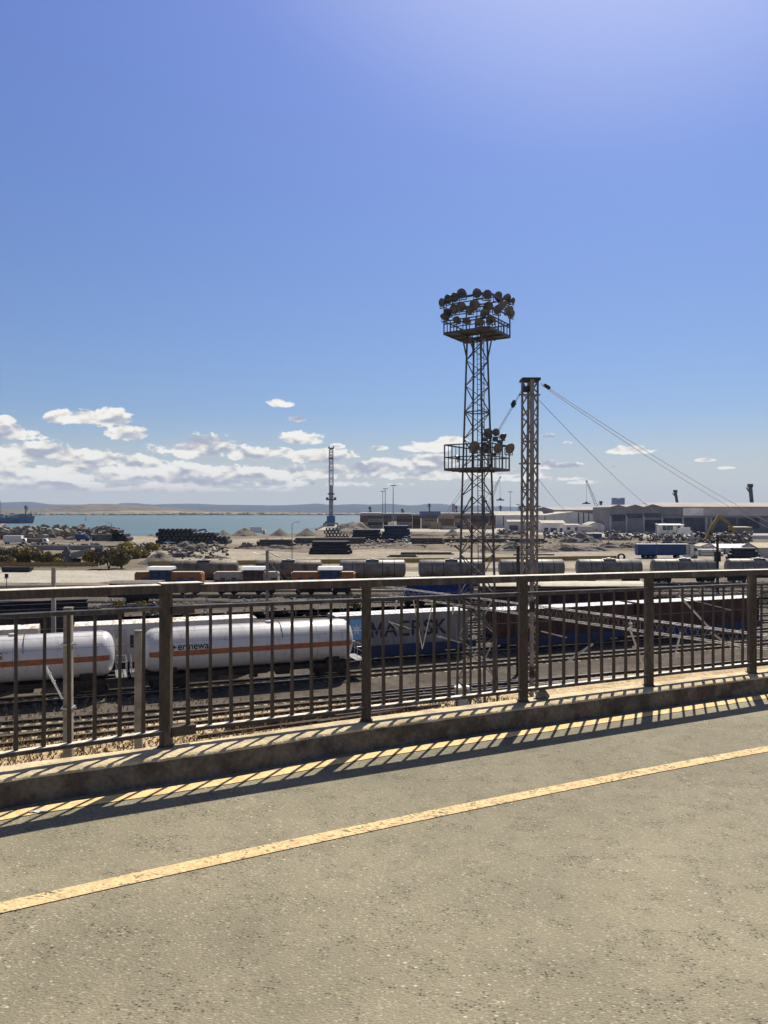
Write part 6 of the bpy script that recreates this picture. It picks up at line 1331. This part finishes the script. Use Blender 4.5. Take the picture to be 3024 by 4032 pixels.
mb = MB(); mb.bar((Lx(102), 0, 6), (Lx(101), 0, Zs(1990)), 1.6); mb.bar((Lx(101), 0, Zs(1996)), (Lx(110), 0, Zs(2010)), 1.2); mb.box((Lx(103), 0, Zs(1998)), (4, 2, 4)); mb.b2(Lx(80), Lx(126), -5, 5, 7, 12); mb.build('deck_crane', M_walld, sh)
mb = MB(); mb.bar((Lx(1), 0, 6), (Lx(0), 0, Zs(1973)), 1.2); mb.bar((Lx(122), 0, 8), (Lx(123), 0, Zs(2013)), .8); mb.b2(Lx(114), Lx(131), -3, 3, 9, 13); mb.build('mast', mat('ship_tan', (.4, .3, .22), .7), sh)
p = W(338, 2048, 1390); mb = MB(); mb.lathe((0, 0, -2), (0, 0, 1), [(0, 1.5), (2.5, 1.4), (3, .5), (8, .3), (8.2, .6), (9, .1)], 10); tag(mb.build('buoy', M_loco_o, loc=(p.x, p.y, -.6)), 'small buoy floating in the bay right of the ship', 'buoy')
# ------------------------------------------------------------------ bushes and trees
def leafy(mb, c, r, n, sz, seed, mi=0):
    rr = random.Random(seed)
    for i in range(n):
        v = Vector((rr.gauss(0, 1), rr.gauss(0, 1), rr.gauss(0, 1))); v.normalize(); k = rr.random() ** .45; p = Vector((c[0] + v.x * r[0] * k, c[1] + v.y * r[1] * k, max(.05, c[2] + v.z * r[2] * k)))
        a = Vector((rr.gauss(0, 1), rr.gauss(0, 1), rr.gauss(0, 1))).normalized() * sz * rr.uniform(.6, 1.5); b_ = a.cross(Vector((rr.gauss(0, 1), rr.gauss(0, 1), rr.gauss(0, 1)))).normalized() * sz * rr.uniform(.4, 1); mb.add([p - a - b_ * .3, p + b_, p + a - b_ * .3, p - b_], [(0, 1, 2, 3)], mi)
def bush(label, px, py, wpx, pk, mats, seed, name='shrub', dens=1.15, cat='shrub', sz=.24, lobes=15, trunk=True):
    p = G(px, py); D = p.y; rw = wpx / 2 * D / F; h = ZW(pk, D); t = thing(name, label, cat, p); rr = random.Random(seed); mb = MB()
    for i in range(lobes):
        x = rr.uniform(-.75, .75) * rw; z = h * rr.uniform(.3, .88) * (1 - .35 * abs(x) / rw); r = rw * rr.uniform(.26, .46); leafy(mb, (x, rr.uniform(-.5, .5) * rw, z), (r, r, min(r, h * .28)), int(260 * dens), sz, seed * 31 + i, rr.randrange(len(mats)))
    mb.build('foliage', mats, t); mb = MB()
    for i in range(6 if trunk else 3): a = rr.uniform(0, 6.28); mb.tube((0, 0, 0), (math.cos(a) * rw * .5, math.sin(a) * rw * .4, h * rr.uniform(.45, .8)), .12 if trunk else .04, 6, .03)
    mb.build('stem', M_bark, t)
for a in (('dark green bush at the far left, behind the ochre fence', 45, 2222, 130, 2152, [M_leaf1, M_leaf3], 1), ('olive bush with yellow leaves, second from the left behind the fence', 120, 2224, 110, 2155, [M_leaf3, M_leaf2, M_leaf1], 2), ('low yellow bush at the left edge in front of the dark bush', 20, 2230, 70, 2188, [M_leaf2, M_leaf3], 3),
          ('brown olive bush between the dark bushes and the stone heap', 195, 2224, 90, 2172, [M_leaf3, M_leaf3, M_leaf2], 4), ('golden leaved bush right of the dump trailer', 362, 2226, 62, 2156, [M_leaf2, M_leaf2, M_leaf3], 5), ('tall grey brown bare tree at the end of the ochre fence', 428, 2240, 105, 2142, [M_leaf3, mat('bare_twigs', (.12, .10, .08), .9)], 6), ('dark shrub right of the tall bare tree', 478, 2238, 80, 2160, [M_leaf3, M_leaf1], 7),
          ('yellow green bush row behind the bare tree', 500, 2200, 110, 2136, [M_leaf2, M_leaf2, M_leaf3], 8), ('yellow bush right of the bush row below the pipe stack', 548, 2196, 80, 2150, [M_leaf2, M_leaf3], 9), ('bright yellow small tree above the gravel heap', 602, 2172, 52, 2134, [M_leaf2], 10), ('round dry bush on top of the shore rubble', 318, 2108, 48, 2081, [M_leaf3, mat('dry_twigs', (.24, .19, .13), .9)], 12)):
    bush(*a)
for a in (('golden leafy plant left of the first railing post', 465, 2402, 44, 2356, [M_leaf2], 20), ('golden leafy plant directly left of the handrail splice', 562, 2404, 42, 2362, [M_leaf2], 21), ('yellow green bush left of the second railing post', 1392, 2415, 62, 2316, [M_leaf2, M_leaf3], 22), ('low weeds on the track bed at the left', 375, 2412, 50, 2384, [M_leaf3], 23), ('low weeds behind the white container', 605, 2428, 80, 2404, [M_leaf3, M_leaf2], 24), ('small weeds behind the grey container', 1735, 2392, 50, 2366, [M_leaf2, M_leaf3], 25)):
    bush(*a, name='weed_plant', cat='plant', sz=.13, dens=.45, lobes=7, trunk=False)
# ================================================================== air
hz_ = MB(); hz_.b2(-16500, 16500, -60, 15500, -6, 420)
M_haze = bpy.data.materials.new('haze_air'); M_haze.use_nodes = True; nt_ = M_haze.node_tree; nt_.nodes.clear(); pv = nt_.nodes.new('ShaderNodeVolumePrincipled'); om = nt_.nodes.new('ShaderNodeOutputMaterial'); nt_.links.new(pv.outputs[0], om.inputs['Volume'])
pv.inputs['Color'].default_value = (.66, .78, .98, 1); pv.inputs['Density'].default_value = .5e-4; pv.inputs['Anisotropy'].default_value = 0
ho = hz_.build('haze', M_haze); tag(ho, 'thin blue grey air between the bridge and the far hills', 'haze', kind='stuff')
